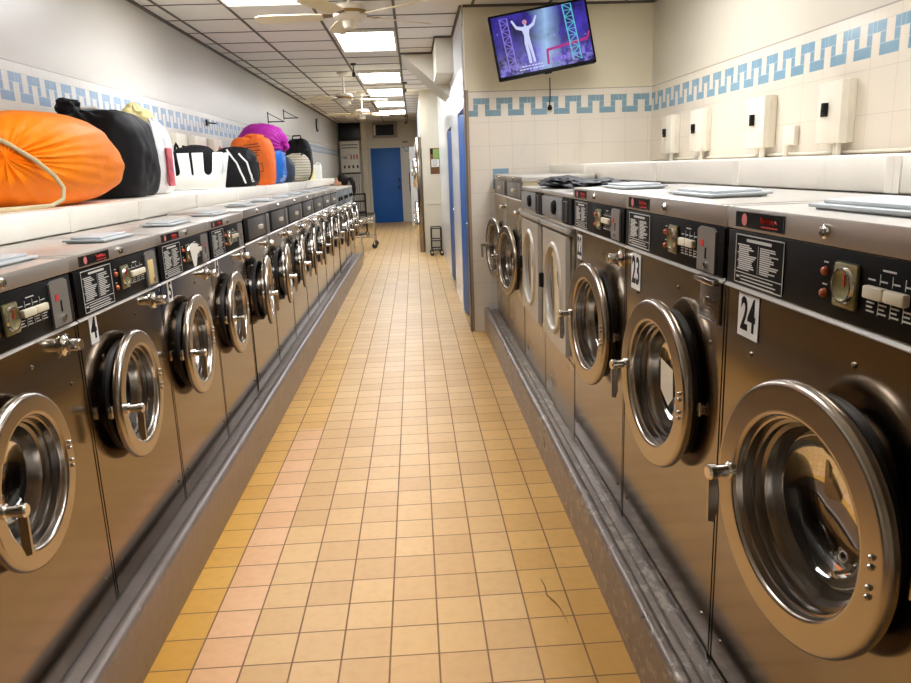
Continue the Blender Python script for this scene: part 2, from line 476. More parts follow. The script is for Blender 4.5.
# plinths
def plinth(name, xe, xi, y0, y1, mat, label, step=True):
    """xe aisle edge, xi machine-side inner edge"""
    m = MB(); s = 1 if xi > xe else -1
    def P(d, z): return (xe+s*d, z)
    poly = [P(.004, 0), P(0, .05), P(0, .196)]
    for k in range(9):
        a = PI*k/8
        poly.append(P(.024-.024*math.cos(a), .200+.024*math.sin(a)))
    poly += [P(.050, .196), P(.075, .194)]
    if step: poly += [P(.078, .204), P(.102, .204), P(.104, .196)]
    poly += [P(abs(xi-xe), .196), P(abs(xi-xe), 0)]
    poly = [(a, b) for a, b in poly]
    m.prism([(a, b) for a, b in poly], y0, y1, 'xz')
    for f in m.bm.faces: f.smooth = False
    struct(name, m, mat, label)
plinth('trim_7', -.88, LEDGE_L+.004, YBACK, 11.98, PL_L, 'grey brown raised base under the left row of machines', False)
plinth('trim_8', .588, LEDGE_R-.004, YBACK, 6.655, PL_R, 'scraped grey raised base under the right row of machines')

# ------------------------------------------------------------------ washers
def ring_profile(r, ri):
    return [(r-.014, -.008), (r-.003, -.012), (r, -.016), (r, -.026), (r-.003, -.033), (r-.008, -.0365), (r-.011, -.037), (r-.014, -.037), ((r+ri)/2, -.037),
            (ri+.012, -.037), (ri+.008, -.037), (ri+.005, -.0362), (ri+.002, -.034), (ri, -.030), (ri, -.026), (ri-.002, -.018), (ri-.006, -.017), (ri-.006, .004), (ri-.002, .006), (ri-.002, -.008)]

def make_washer(p, label, group):
    """front at y=0 facing -y, x from 0 to w, standing at z=0"""
    w, d, zc, zp, zt = p['w'], p['d'], p['zc'], p['zp'], p['zt']
    cx, cz, r, ri = p['cx'], p['cz'], p['r'], p['ri']
    g = .004
    t = thing('washing_machine', label, 'washing machine', group=group)
    rh = ri+.012
    m = MB()
    m.holed(g, w-g, 0, zc, 0, cx, cz, rh)
    m.quad((g, 0, 0), (g, d, 0), (g, d, zp), (g, 0, zp)); m.quad((w-g, 0, 0), (w-g, d, 0), (w-g, d, zp), (w-g, 0, zp))
    m.quad((g, d, 0), (w-g, d, 0), (w-g, d, zp), (g, d, zp)); m.quad((g, 0, 0), (w-g, 0, 0), (w-g, d, 0), (g, d, 0))
    m.quad((g, 0, zc), (w-g, 0, zc), (w-g, 0, zp), (g, 0, zp))
    for bx, bz in ((.14, zc-.135), (w-.08, zc-.16), (.06, .10), (w-.06, .10), (w*.62, zc-.06)):
        m.lathe([(.0055, 0), (.0055, -.002), (.003, -.004), (0, -.0044)], (bx, 0, bz), 'y', 8)
    m.box(g-.001, g+.006, -.002, .0, .0, zp, 0); m.box(w-g-.006, w-g+.001, -.002, .0, .0, zp, 0)
    part('cabinet', m, p.get('body', STEEL), t, recalc=True)
    # gasket collar and drum
    m = MB()
    m.lathe([(r-.03, 0), (r-.03, -.010), (rh+.004, -.010), (rh, -.004), (rh-.004, .012), (rh+.004, .03), (rh+.012, .05)], (cx, 0, cz))
    part('door_gasket', m, RUBDK, t)
    m = MB(); R = rh+.03
    prof = [(rh+.01, .05)]
    for k in range(6):
        y0 = .06+k*.04
        prof += [(R, y0), (R, y0+.026), (R-.012, y0+.030), (R-.012, y0+.036)]
    prof += [(R, .32), (R*.7, .335), (R*.3, .32), (0, .32)]
    m.lathe(prof, (cx, 0, cz), seg=40)
    part('drum', m, DRUM, t)
    # worktop with raised front lip
    m = MB(); m.box(g, w-g, -.008, d, zp, zt, .004)
    m.box(w-.034, w-.03, -.0085, d, zt-.0005, zt+.0012); m.box(.03, .034, -.0085, d, zt-.0005, zt+.0012)
    bmesh.ops.recalc_face_normals(m.bm, faces=m.bm.faces[:])
    for f in m.bm.faces:
        if f.normal.y < -.8: f.material_index = 1
    part('worktop', m, [STEEL_TOP, LIP], t)
    m = MB(); m.lathe([(.013, -.008), (.013, -.012), (.009, -.014), (.009, -.018), (0, -.019)], (w*.50, 0, (zp+zt)/2), 'y', 16)
    part('lock', m, CHROME, t, label='small round chrome lock on the front lip')
    # control panel
    m = MB(); m.box(.012, w-.012, -.006, -.0005, zc+.008, zp-.004, .001)
    cp_ = part('control_panel', m, p.get('panelmat', BLACK), t)
    H = zp-zc; z0 = zc
    if p['style'] == 'full':
        yb = -.0062
        # instruction plate
        ix0, ix1, iz0, iz1 = .055, .055+p['iw'], z0+.014, z0+H-.010
        m = MB(); m.box(ix0, ix1, yb-.0012, yb, iz0, iz1)
        m.mat(1); yl = yb-.0018
        def line(x0, x1, zz, th): m.box(x0, x1, yl, yb-.0011, zz-th/2, zz+th/2)
        for zz in (iz0, iz1): line(ix0, ix1, zz, .0022)
        for xx in (ix0, ix1): m.box(xx-.0011, xx+.0011, yl, yb-.0011, iz0, iz1)
        zb = iz0+(iz1-iz0)*.22; line(ix0, ix1, zb, .0018)
        xm = (ix0+ix1)/2; m.box(xm-.0006, xm+.0006, yl, yb-.0011, zb+.004, iz1-.018)
        line(ix0+(ix1-ix0)*.24, ix1-(ix1-ix0)*.24, iz1-.010, .0062)
        rr = random.Random(3)
        nl = 13
        for k in range(nl):
            zz = iz1-.021-k*(iz1-.024-zb)/nl
            ind = 0 if k % 4 == 0 else .006
            line(ix0+.010+ind, ix0+.010+ind+(xm-ix0-.024)*rr.uniform(.55, 1), zz, .0026)
            line(xm+.008, xm+.008+(ix1-xm-.022)*rr.uniform(.45, 1), zz, .0026)
        for k in range(3):
            zz = zb-.007-k*.0072
            line(ix0+.03, ix1-.012-rr.uniform(0, .03), zz, .0026)
        line(ix0+.008, ix0+.024, zb-.010, .005)
        part('instruction_plate', m, [BLACK, WHITEL], cp_, label='black plate of white printed washing instructions in two columns')
        # lights
        lx = p['lx']
        for k, dz in enumerate((.66, .36)):
            m = MB(); m.lathe([(.0085, yb), (.0085, yb-.002), (.007, yb-.006), (.004, yb-.008), (0, yb-.0085)], (lx, 0, z0+H*dz), 'y', 16)
            part('indicator_light', m, AMBER, cp_)
        # timer dial: rounded square bezel with oval window
        tx, tz = p['tx'], z0+H*.54
        m = MB(); m.box(tx-.034, tx+.034, yb-.008, yb, tz-.038, tz+.038, .006)
        m.mat(1).lathe([(.031, yb-.008), (.029, yb-.013), (.025, yb-.013)], (tx, 0, tz), 'y', 28)
        m.mat(0).lathe([(.025, yb-.0125), (.02, yb-.009), (0, yb-.0085)], (tx, 0, tz), 'y', 28)
        m.mat(2).box(tx+.002, tx+.006, yb-.0105, yb-.0085, tz, tz+.020)
        part('timer_dial', m, [BRASSY, CHROME, REDL], cp_, label='square greenish timer dial with a red pointer')
        # selector
        sx = p['sx']; sw = p['sw']
        m = MB(); m.box(sx, sx+sw*.5-.001, yb-.013, yb, tz-.009, tz+.011, .003); m.box(sx+sw*.5+.001, sx+sw, yb-.013, yb, tz-.009, tz+.011, .004)
        part('selector_switch', m, CREAMP, cp_, label='cream double push switch')
        m = MB(); q = sw/4
        for k in range(3):
            xx = sx+.01+(k+.5)*sw*.30
            m.box(xx, xx+.0012, yb-.0006, yb, tz+.013, tz+.030); m.box(xx, xx+.0012, yb-.0006, yb, tz-.034, tz-.012)
        for k in range(4):
            xx = sx-.004+k*sw*.30
            m.box(xx, xx+q*.7, yb-.0006, yb, tz+.018, tz+.0205)
            for j in range(3): m.box(xx, xx+q*(.8 if j != 1 else .6), yb-.0006, yb, tz-.018-j*.0068, tz-.0155-j*.0068)
        m.box(sx+sw*.3, sx+sw*.62, yb-.0006, yb, tz+.035, tz+.038)
        part('panel_lettering', m, WHITEL, cp_)
        for k in (.66, .36):
            m = MB(); m.box(lx-.007, lx+.007, yb-.0006, yb, z0+H*k+.014, z0+H*k+.0165); part('light_caption', m, WHITEL, cp_)
        # coin slot
        k0, k1 = p['kx']
        m = MB(); m.prism([(k0, z0+.012), (k1, z0+.012), (k1, z0+H-.016), (k1-.016, z0+H-.008), (k0+.016, z0+H-.008), (k0, z0+H-.016)], yb-.005, yb)
        m.mat(1).box((k0+k1)/2-.003, (k0+k1)/2+.004, yb-.0062, yb-.0048, z0+H*.34, z0+H*.55)
        m.mat(2).box(k0+.022, k0+.040, yb-.0062, yb-.0048, z0+H*.56, z0+H*.68)
        m.mat(3).lathe([(.008, yb-.005), (.008, yb-.011), (0, yb-.012)], ((k0+k1)/2+.006, 0, z0+H*.22), 'y', 12)
        part('coin_slot', m, [GREYM, BLACK, REDL, CHROME], cp_, label='grey coin slot plate with a red mark')
        # badge on the lip
        m = MB(); bx0, bx1 = .052, .052+p['bw']
        bz0, bz1 = zp+.006, zt-.008
        m.box(bx0, bx1, -.0098, -.0082, bz0, bz1)
        m.mat(3)
        for (a, b, c_, d_) in ((bx0, bx1, bz0, bz0+.0015), (bx0, bx1, bz1-.0015, bz1), (bx0, bx0+.0015, bz0, bz1), (bx1-.0015, bx1, bz0, bz1)):
            m.box(a, b, -.0103, -.0097, c_, d_)
        zm = (bz0+bz1)/2; hh = (bz1-bz0)
        m.mat(1).lathe([(hh*.38, -.0097), (hh*.38, -.0104), (0, -.0105)], (bx0+(bx1-bx0)*.2, 0, zm), 'y', 20)
        m.mat(2); x0_ = bx0+(bx1-bx0)*.55; L = (bx1-bx0)*.32
        zig = [(0, .28), (.06, -.2), (.1, .28), (.16, -.15), (.24, .1), (.3, -.2), (.4, .2), (.46, -.22), (.56, .28), (.6, -.2), (.72, .12), (.8, -.2), (.9, .1), (1, -.1)]
        m.tube([(x0_+L*a, -.0105, zm+hh*.7*b+hh*.06) for a, b in zig], .0016, 5)
        m.box(x0_+L*.05, x0_+L*1.05, -.0106, -.0098, zm-hh*.33, zm-hh*.25)
        part('name_badge', m, [BLACK, PINKL, REDL, CHROME], t, label='black badge with a pink disc and red script')
    elif p['style'] == 'simple':      # small dark panel with a grey insert and a switch
        yb = -.0062
        m = MB(); m.box(.10, w-.12, yb-.003, yb, z0+.018, zp-.014, .001)
        part('panel_insert', m, p.get('insertmat', INSET), cp_)
        m = MB(); m.box(w*.50, w*.62, yb-.02, yb-.003, z0+H*.40, z0+H*.58, .003)
        part('selector_switch', m, CREAMP, cp_)
        m = MB(); m.box(w-.11, w-.03, yb-.010, yb, z0+.014, zp-.012, .002)
        part('coin_slot', m, [GREYM], cp_)
    elif p['style'] == 'grey':        # grey enamel panel with two black knobs
        yb = -.0062
        for k in (.30, .66):
            m = MB(); m.lathe([(.026, yb), (.026, yb-.012), (.02, yb-.022), (0, yb-.022)], (w*k, 0, z0+H*.5), 'y', 20)
            part('control_knob', m, BLACKM, cp_)
    m = MB(); m.prism([(0, zc-.004), (-.009, zc-.003), (-.009, zc-.001), (-.003, zc+.004), (0, zc+.004)], .004, w-.004, 'yz')
    part('panel_trim', m, TRIM, t, label='bright metal strip under the control panel')
    # soap lid on the worktop
    if p.get('lid', True):
        lx0, lx1, ly0, ly1 = p['lidbox']
        m = MB(); m.box(lx0, lx1, ly0, ly1, zt+.004, zt+.011, .002); m.box(lx0+.02, lx1-.02, ly0+.02, ly1-.02, zt+.011, zt+.019, .003)
        m.box(lx0+.012, lx1-.012, ly0+.01, ly1-.01, zt-.001, zt+.005)
        M4 = Matrix.Translation((lx0, ly0, zt)) @ Matrix.Rotation(p.get('lidtilt', .02), 4, 'X') @ Matrix.Translation((-lx0, -ly0, -zt))
        m.xform(M4)
        part('soap_lid', m, LIDM, t, label='grey plastic soap dispenser lid')
    # chrome knob or coin drawer under the panel
    kx, kz = p['knob']
    if p['knobtype'] == 'knob':
        m = MB(); m.lathe([(.030, 0), (.030, -.006), (.022, -.010), (.018, -.014), (.018, -.044), (.015, -.050), (0, -.051)], (kx, 0, kz), 'y', 24)
        for a in range(4):
            m.lathe([(.004, -.0), (.004, -.003), (0, -.0035)], (kx+.038*math.cos(a*PI/2+.7), 0, kz+.038*math.sin(a*PI/2+.7)), 'y', 8)
        part('coin_box_lock', m, CHROME, t, label='round chrome lock of the coin box')
    else:
        m = MB(); m.box(kx-.062, kx+.062, -.006, 0, kz-.055, kz+.055, .002); m.mat(1).box(kx-.060, kx+.060, -.024, -.004, kz+.040, kz+.054, .003)
        m.box(kx-.055, kx+.055, -.010, -.005, kz-.054, kz-.047, .001); m.lathe([(.010, -.006), (.010, -.012), (0, -.0125)], (kx-.015, 0, kz-.005), 'y', 14)
        part('coin_drawer', m, [STEEL_D, CHROME], t, label='square coin drawer with a bright top lip')
    # door ------------------------------------------------------
    hx = cx+r+.004
    dr = None
    m = MB(); m.lathe(ring_profile(r, ri), (-(r+.004), 0, 0), 'y', 72, close=True)
    for dz in (.030, .014, -.020, -.036):
        m.lathe([(.0055, -.036), (.0055, -.040), (.003, -.043), (0, -.0435)], (-(r+.004)+(r+ri)/2*.985, 0, dz), 'y', 10)
    dr = part('door', m, STEEL_RING, t, loc=(hx, -.008, cz), rotz=p['angle'])
    m = MB(); R = ri-.0065
    m.lathe([(R, -.016), (R-.001, .000), (R-.008, .002), (R-.009, .018), (R-.015, .020), (R-.016, .034), (R-.021, .036), (R-.022, .050), (R-.0255, .052), (R-.024, .049), (R-.023, .034), (R-.017, .017), (R-.003, .010)], (-(r+.004), 0, 0), 'y', 56)
    part('inner_rim', m, RIM, dr, label='stepped chrome rings inside the door')
    m = MB(); R = ri-.0325
    m.lathe([(R, .048), (R-.006, .060), (R-.03, .078), (R*.5, .090), (0, .094)], (-(r+.004), 0, 0), 'y', 40)
    part('door_glass', m, GLASS, dr)
    m = MB()
    hxx = -(2*r)+p.get('hx', .040); hz = p.get('hz', -.02)
    m.lathe([(.017, -.035), (.017, -.044), (.013, -.048), (.013, -.072), (.016, -.074), (.016, -.085), (.012, -.089), (0, -.089)], (hxx, 0, hz), 'y', 20)
    m.box(hxx-.040, hxx-.008, -.010, .008, hz-.02, hz+.02, .004)
    m.mat(1); m.prism([(-.087, hz), (-.067, hz), (-.065, hz-.085), (-.072, hz-.108), (-.085, hz-.104)], hxx-.004, hxx+.004, 'yz')
    part('door_handle', m, [CHROME, STEEL_RING], dr, label='chrome T handle with a hanging lever')
    m = MB(); m.box(-.012, .020, -.002, .010, -.010, .010, .003); m.mat(1).lathe([(0, -.018), (.006, -.018), (.006, .018), (0, .018)], (.004, 0.0, 0), 'z', 12)
    part('hinge', m, [STEEL_D, CHROME], dr)
    return t

def number_plate(root, txt, x, z, w, h, horiz=False):
    m = MB(); m.box(x-w/2, x+w/2, -.0022, -.0008, z-h/2, z+h/2)
    pl = part('number_plate', m, LABELW, root, label=None)
    pl['label'] = 'white label with the black number '+txt
    dh = h*.74
    me = text_mesh(txt, dh, .0006, .035, .72 if len(txt) > 1 else .85)
    me.materials.clear(); me.materials.append(BLACK)
    o = link('number_lettering', me, pl, (x, -.0026, z))
    return pl

RP = dict(w=.827, d=.478, zc=1.199-ZB, zp=1.326-ZB, zt=1.374-ZB, cx=.470, cz=.858-ZB, r=.241, ri=.176, angle=.115, style='full', iw=.215,
          lx=.418, tx=.486, sx=.545, sw=.100, kx=(.665, .775), bw=.215, lidbox=(.20, .53, .07, .24), knob=(.70, 1.148-ZB), knobtype='knob', hz=.010, hx=.052, pale=True)
LP = dict(w=.716, d=.415, zc=1.084-ZB, zp=1.229-ZB, zt=1.272-ZB, cx=.292, cz=.781-ZB, r=.213, ri=.158, angle=.03, style='full', iw=.215,
          lx=.305, tx=.372, sx=.420, sw=.125, kx=(.575, .675), bw=.215, lidbox=(.42, .69, .06, .20), knob=(.622, 1.040-ZB), knobtype='knob', hz=.0, pale=True)
RG, LG = 'front load washers in the right row', 'front load washers in the left row'

# right row, Y at the far edge of each machine
w24 = make_washer(dict(RP, knobtype='drawer', knob=(.742, 1.146-ZB), angle=.125), 'large steel front load washer numbered 24, nearest in the right row', RG)
w24.location = (XFR, 1.652, ZB); w24.rotation_euler[2] = -PI/2
w23 = copy_tree(w24); w23.location = (XFR, 2.481, ZB)
[c for c in kids(w23) if c.name.split('.')[0] == 'door'][0].rotation_euler[2] = .07
w23['label'] = 'large steel front load washer numbered 23 with a paper tag seen through its door'
w22 = make_washer(dict(RP, knob=(.775, 1.152-ZB), angle=.075), 'large steel front load washer numbered 22 beside the dryers', RG)
w22.location = (XFR, 3.310, ZB); w22.rotation_euler[2] = -PI/2
number_plate(w24, '24', .120, 1.143-ZB, .098, .094)
number_plate(w23, '23', .120, 1.128-ZB, .098, .115)
number_plate(w22, '22', .110, 1.123-ZB, .088, .105)
# paper tag inside machine 23
dd = [c for c in kids(w23) if c.name.startswith('door') and not c.name.startswith('door_gasket')][0]
m = MB(); m.prism([(-.285, .05), (-.20, .035), (-.195, -.045), (-.225, -.075), (-.28, -.04)], .004, .0046)
part('paper_tag', m, plain('cream_paper', (226, 214, 190), .8), dd, loc=(.03, -.004, .02), label='cream paper tag stuck on the door glass')

# left row, Y at the near edge
w4 = make_washer(LP, 'steel front load washer numbered 4 with a yellow paper on its coin slot', LG)
w4.location = (XFL, 2.136, ZB); w4.rotation_euler[2] = PI/2
def lcopy(y, label, src=None):
    o = copy_tree(src or w4); o.location = (XFL, y, ZB); o['label'] = label; o.rotation_euler[2] = PI/2
    return o
w2 = lcopy(.700, 'steel washer cut by the left edge of the photo, nearest in the left row')
w3 = lcopy(1.418, 'steel washer without a number plate, between the cut one and washer 4')
w5 = lcopy(2.854, 'steel front load washer numbered 5 with torn white paper on its dial')
w6 = lcopy(3.572, 'steel front load washer numbered 6, fourth from the left edge')
for wv, n_ in ((w4, '4'), (w5, '5'), (w6, '6')): number_plate(wv, n_, .102, 1.043-ZB, .054, .086)
def child(o, nm): return [c for c in kids(o) if c.name.split('.')[0] == nm][0]
m = MB(); m.box(.585, .640, -.0135, -.0125, 1.103-ZB, 1.190-ZB, .001)
part('taped_paper', m, PAPER, child(w4, 'control_panel'), label='yellowed paper taped on the coin slot')
m = MB(); m.prism([(.325, 1.19-ZB), (.36, 1.205-ZB), (.44, 1.195-ZB), (.47, 1.16-ZB), (.43, 1.15-ZB), (.40, 1.105-ZB), (.37, 1.10-ZB), (.345, 1.14-ZB)], -.030, -.0285)
part('torn_paper', m, plain('white_paper', (226, 222, 212), .8), child(w5, 'control_panel'), label='torn white paper stuck over the dial')

# smaller group of the left row
LS = dict(LP, w=.733, style='simple', zc=1.088-ZB, zp=1.238-ZB, zt=1.283-ZB, angle=.12, lidbox=(.42, .69, .06, .20))
ORD = ['first', 'second', 'third', 'fourth', 'fifth', 'sixth', 'seventh']
ls0 = make_washer(LS, '', LG)
for k in range(7):
    o = ls0 if k == 0 else copy_tree(ls0)
    o.location = (XFL, 4.312+k*.7345, ZB); o.rotation_euler[2] = PI/2
    o['label'] = ('unnumbered steel washer with plain dark panel, %s past washer 6 on the left' % ORD[k])
# grey end group
GP = dict(LP, w=.80, style='grey', panelmat=plain('grey_enamel', (112, 122, 124), .4), zc=1.03-ZB, zp=1.235-ZB, zt=1.26-ZB, cx=.36, r=.23, ri=.17,
          angle=.2, lid=False, knob=(.70, .98-ZB), cz=.74-ZB)
gr0 = make_washer(GP, '', 'grey panelled washers at the far end of the left row')
for k, nm in enumerate(('nearest', 'middle', 'farthest')):
    o = gr0 if k == 0 else copy_tree(gr0)
    o.location = (XFL, 9.52+k*.805, ZB); o.rotation_euler[2] = PI/2
    o['label'] = 'washer with grey two-knob panel, %s of three ending the left row' % nm

# right far washers
FP = dict(RP, body=DRYB, w=.845, style='simple', panelmat=plain('olive_grey_panel', (84, 86, 80), .4), insertmat=GREYM, zc=1.245-ZB, zp=1.372-ZB, zt=1.405-ZB,
          cx=.44, cz=.815-ZB, r=.250, ri=.192, angle=.15, lid=False, knob=(.72, 1.17-ZB))
f0 = make_washer(FP, 'pale steel washer with its door ajar, directly beyond the two dryers', RG)
f0.location = (XFR, 5.755, ZB); f0.rotation_euler[2] = -PI/2
f1 = copy_tree(f0); f1.location = (XFR, 6.608, ZB); f1['label'] = 'pale steel washer at the far end of the right row against the television wall'

# dryers
def make_dryer(label, digits):
    w, d, H = .785, .478, 1.345-ZB
    t = thing('tumble_dryer', label, 'dryer', group='tumble dryers in the right row')
    cx, cz, r = .40, .865-ZB, .205
    m = MB()
    m.holed(.004, w-.004, 0, .955, 0, cx, cz, r+.012)
    m.quad((.004, 0, 0), (.004, d, 0), (.004, d, H-.02), (.004, 0, H-.02)); m.quad((w-.004, 0, 0), (w-.004, d, 0), (w-.004, d, H-.02), (w-.004, 0, H-.02))
    m.quad((.004, d, 0), (w-.004, d, 0), (w-.004, d, H-.02), (.004, d, H-.02)); m.quad((.004, 0, 0), (w-.004, 0, 0), (w-.004, d, 0), (.004, d, 0))
    m.quad((.004, 0, .955), (w-.004, 0, .955), (w-.004, 0, H-.02), (.004, 0, H-.02))
    m.box(.004, w-.004, -.004, 0, .345, .352)
    part('cabinet', m, DRYB, t)
    m = MB(); m.box(.004, w-.004, -.012, d, H-.02, H, .004); part('worktop', m, STEEL_TOP, t)
    m = MB(); m.box(.02, .56, -.016, -.001, 1.008, H-.03, .003)
    pn = part('control_panel', m, plain('engraved_grey_plate', (150, 152, 152), .45, .2, var=.15, scale=25), t)
    m = MB(); m.lathe([(.035, -.016), (.035, -.026), (.026, -.034), (0, -.034)], (.40, 0, 1.008+.055), 'y', 20)
    part('dial', m, BLACKM, pn)
    m = MB(); m.box(.565, w-.008, -.012, -.0005, 1.0, H-.022); m.mat(1).box(.63, .69, -.020, -.011, 1.012, H-.036, .003)
    part('coin_slot', m, [BLACKM, GREYM], t, label='black recess with a tall grey coin plate')
    m = MB(); m.box(.03, w-.03, -.030, -.001, .958, .985, .006)
    part('lint_bar', m, STEEL_TOP, t)
    # square door with round window opening
    x0, x1, z0, z1 = .09, .71, .375, .945
    m = MB(); m.holed(x0, x1, z0, z1, -.026, cx, cz, r)
    for (a, b, c_, e_) in ((x0, x0, z0, z1), (x1, x1, z0, z1)):
        m.quad((a, -.026, c_), (a, -.003, c_), (a, -.003, e_), (a, -.026, e_))
    for (c_) in (z0, z1): m.quad((x0, -.026, c_), (x1, -.026, c_), (x1, -.003, c_), (x0, -.003, c_))
    m.lathe([(r+.030, -.0262), (r+.022, -.036), (r+.008, -.038), (r+.001, -.032), (r-.002, -.022)], (cx, 0, cz), 'y', 56)
    dr = part('door', m, DRYW, t, label='pale square door with a round window')
    m = MB(); m.lathe([(r-.001, -.022), (r*.8, -.012), (0, -.008)], (cx, 0, cz), 'y', 40); part('door_glass', m, GLASS, dr)
    m = MB(); m.box(x0+.006, x0+.036, -.052, -.026, cz-.04, cz+.04, .008); part('door_handle', m, BLACKM, dr)
    m = MB(); m.lathe([(r+.014, .03), (r+.06, .06), (r+.06, .40), (0, .40)], (cx, 0, cz), 'y', 36); part('drum', m, plain('dark_drum', (58, 55, 52), .4, .6), t)
    return t
dA = make_dryer('pale steel tumble dryer directly beside washer 22', '0')
dA.location = (XFR, 4.100, ZB); dA.rotation_euler[2] = -PI/2
dB = copy_tree(dA); dB.location = (XFR, 4.894, ZB); dB['label'] = 'pale steel tumble dryer between the other dryer and the far washers'

# black trash bags on the dryer tops
def cloth_blob(cx, cy, z, lx, ly, h, seed):
    m = MB(); r = bmesh.ops.create_icosphere(m.bm, subdivisions=4, radius=1)
    for v in m.bm.verts:
        n = noise.noise(v.co*2.2+Vector((seed, 0, 0)))*.34+noise.noise(v.co*5+Vector((0, seed, 0)))*.26
        p = v.co*(1+n)
        v.co = Vector((cx+p.x*lx, cy+p.y*ly, z+max(0, (p.z*.55+.45))*h))
    for f in m.bm.faces: f.smooth = True
    return m
single('folded_cloth', cloth_blob(.86, 4.30, 1.346, .13, .32, .06, 3), plain('black_fabric', (22, 21, 23), .6, bump=.002, scale=20), 'crumpled black cloth on the dryer beyond washer 22', 'cloth')
single('folded_cloth', cloth_blob(.90, 3.62, 1.346, .14, .22, .055, 8), MATS['black_fabric'], 'crumpled black cloth lying on the dryer next to washer 22', 'cloth')

# ------------------------------------------------------------------ things on the right wall
def switch_box(label, y0, y1, small=False):
    t = thing('switch_box', label, 'electrical box', (XWR, y0, 1.53 if not small else 1.535), PI/2*3, 'electrical boxes on the right wall')
    # local: x from 0 to w goes toward -Y after -90 turn, y behind = +X
    w = y1-y0
    d = .075 if not small else .03
    h = .29 if not small else .10
    m = MB(); m.box(-w, 0, -d, -.001, 0, h, .004); m.box(-w-.004, .004, -d*.55, -d*.5, -.003, h+.003)
    part('box_body', m, OFFW, t)
    if not small:
        m = MB(); m.box(-w*.62-.024, -w*.62+.024, -d-.014, -d, h*.44, h*.57, .003); m.box(-w*.62-.004, -w*.62+.024, -d-.024, -d, h*.52, h*.66, .003)
        part('switch_lever', m, BLACKM, t)
    bot = -(1.53-1.473) if not small else -(1.535-1.473)
    for k in ((.22, .34) if not small else (.4,)):
        m = MB(); m.tube([(-w*k, -.045, bot+.001), (-w*k, -.045, 0)], .012 if not small else .014, 10)
        part('conduit', m, OFFW, t)
    return t
switch_box('cream switch box with black lever on the right wall, nearest to the camera', 3.55, 3.765)
switch_box('cream switch box with black lever, second from the camera on the right wall', 4.34, 4.57)
switch_box('cream switch box with black lever, third from the camera on the right wall', 5.30, 5.52)
switch_box('cream switch box with black lever, nearest to the television wall corner', 5.93, 6.15)
switch_box('small cream outlet box between the two nearest switch boxes', 4.07, 4.20, True)
m = MB(); m.tube([(2.088, 2.3, 1.486), (2.088, 6.6, 1.486)], .008, 8)
single('conduit_pipe', m, OFFW, 'thin cream conduit running along the top of the right ledge', 'pipe')

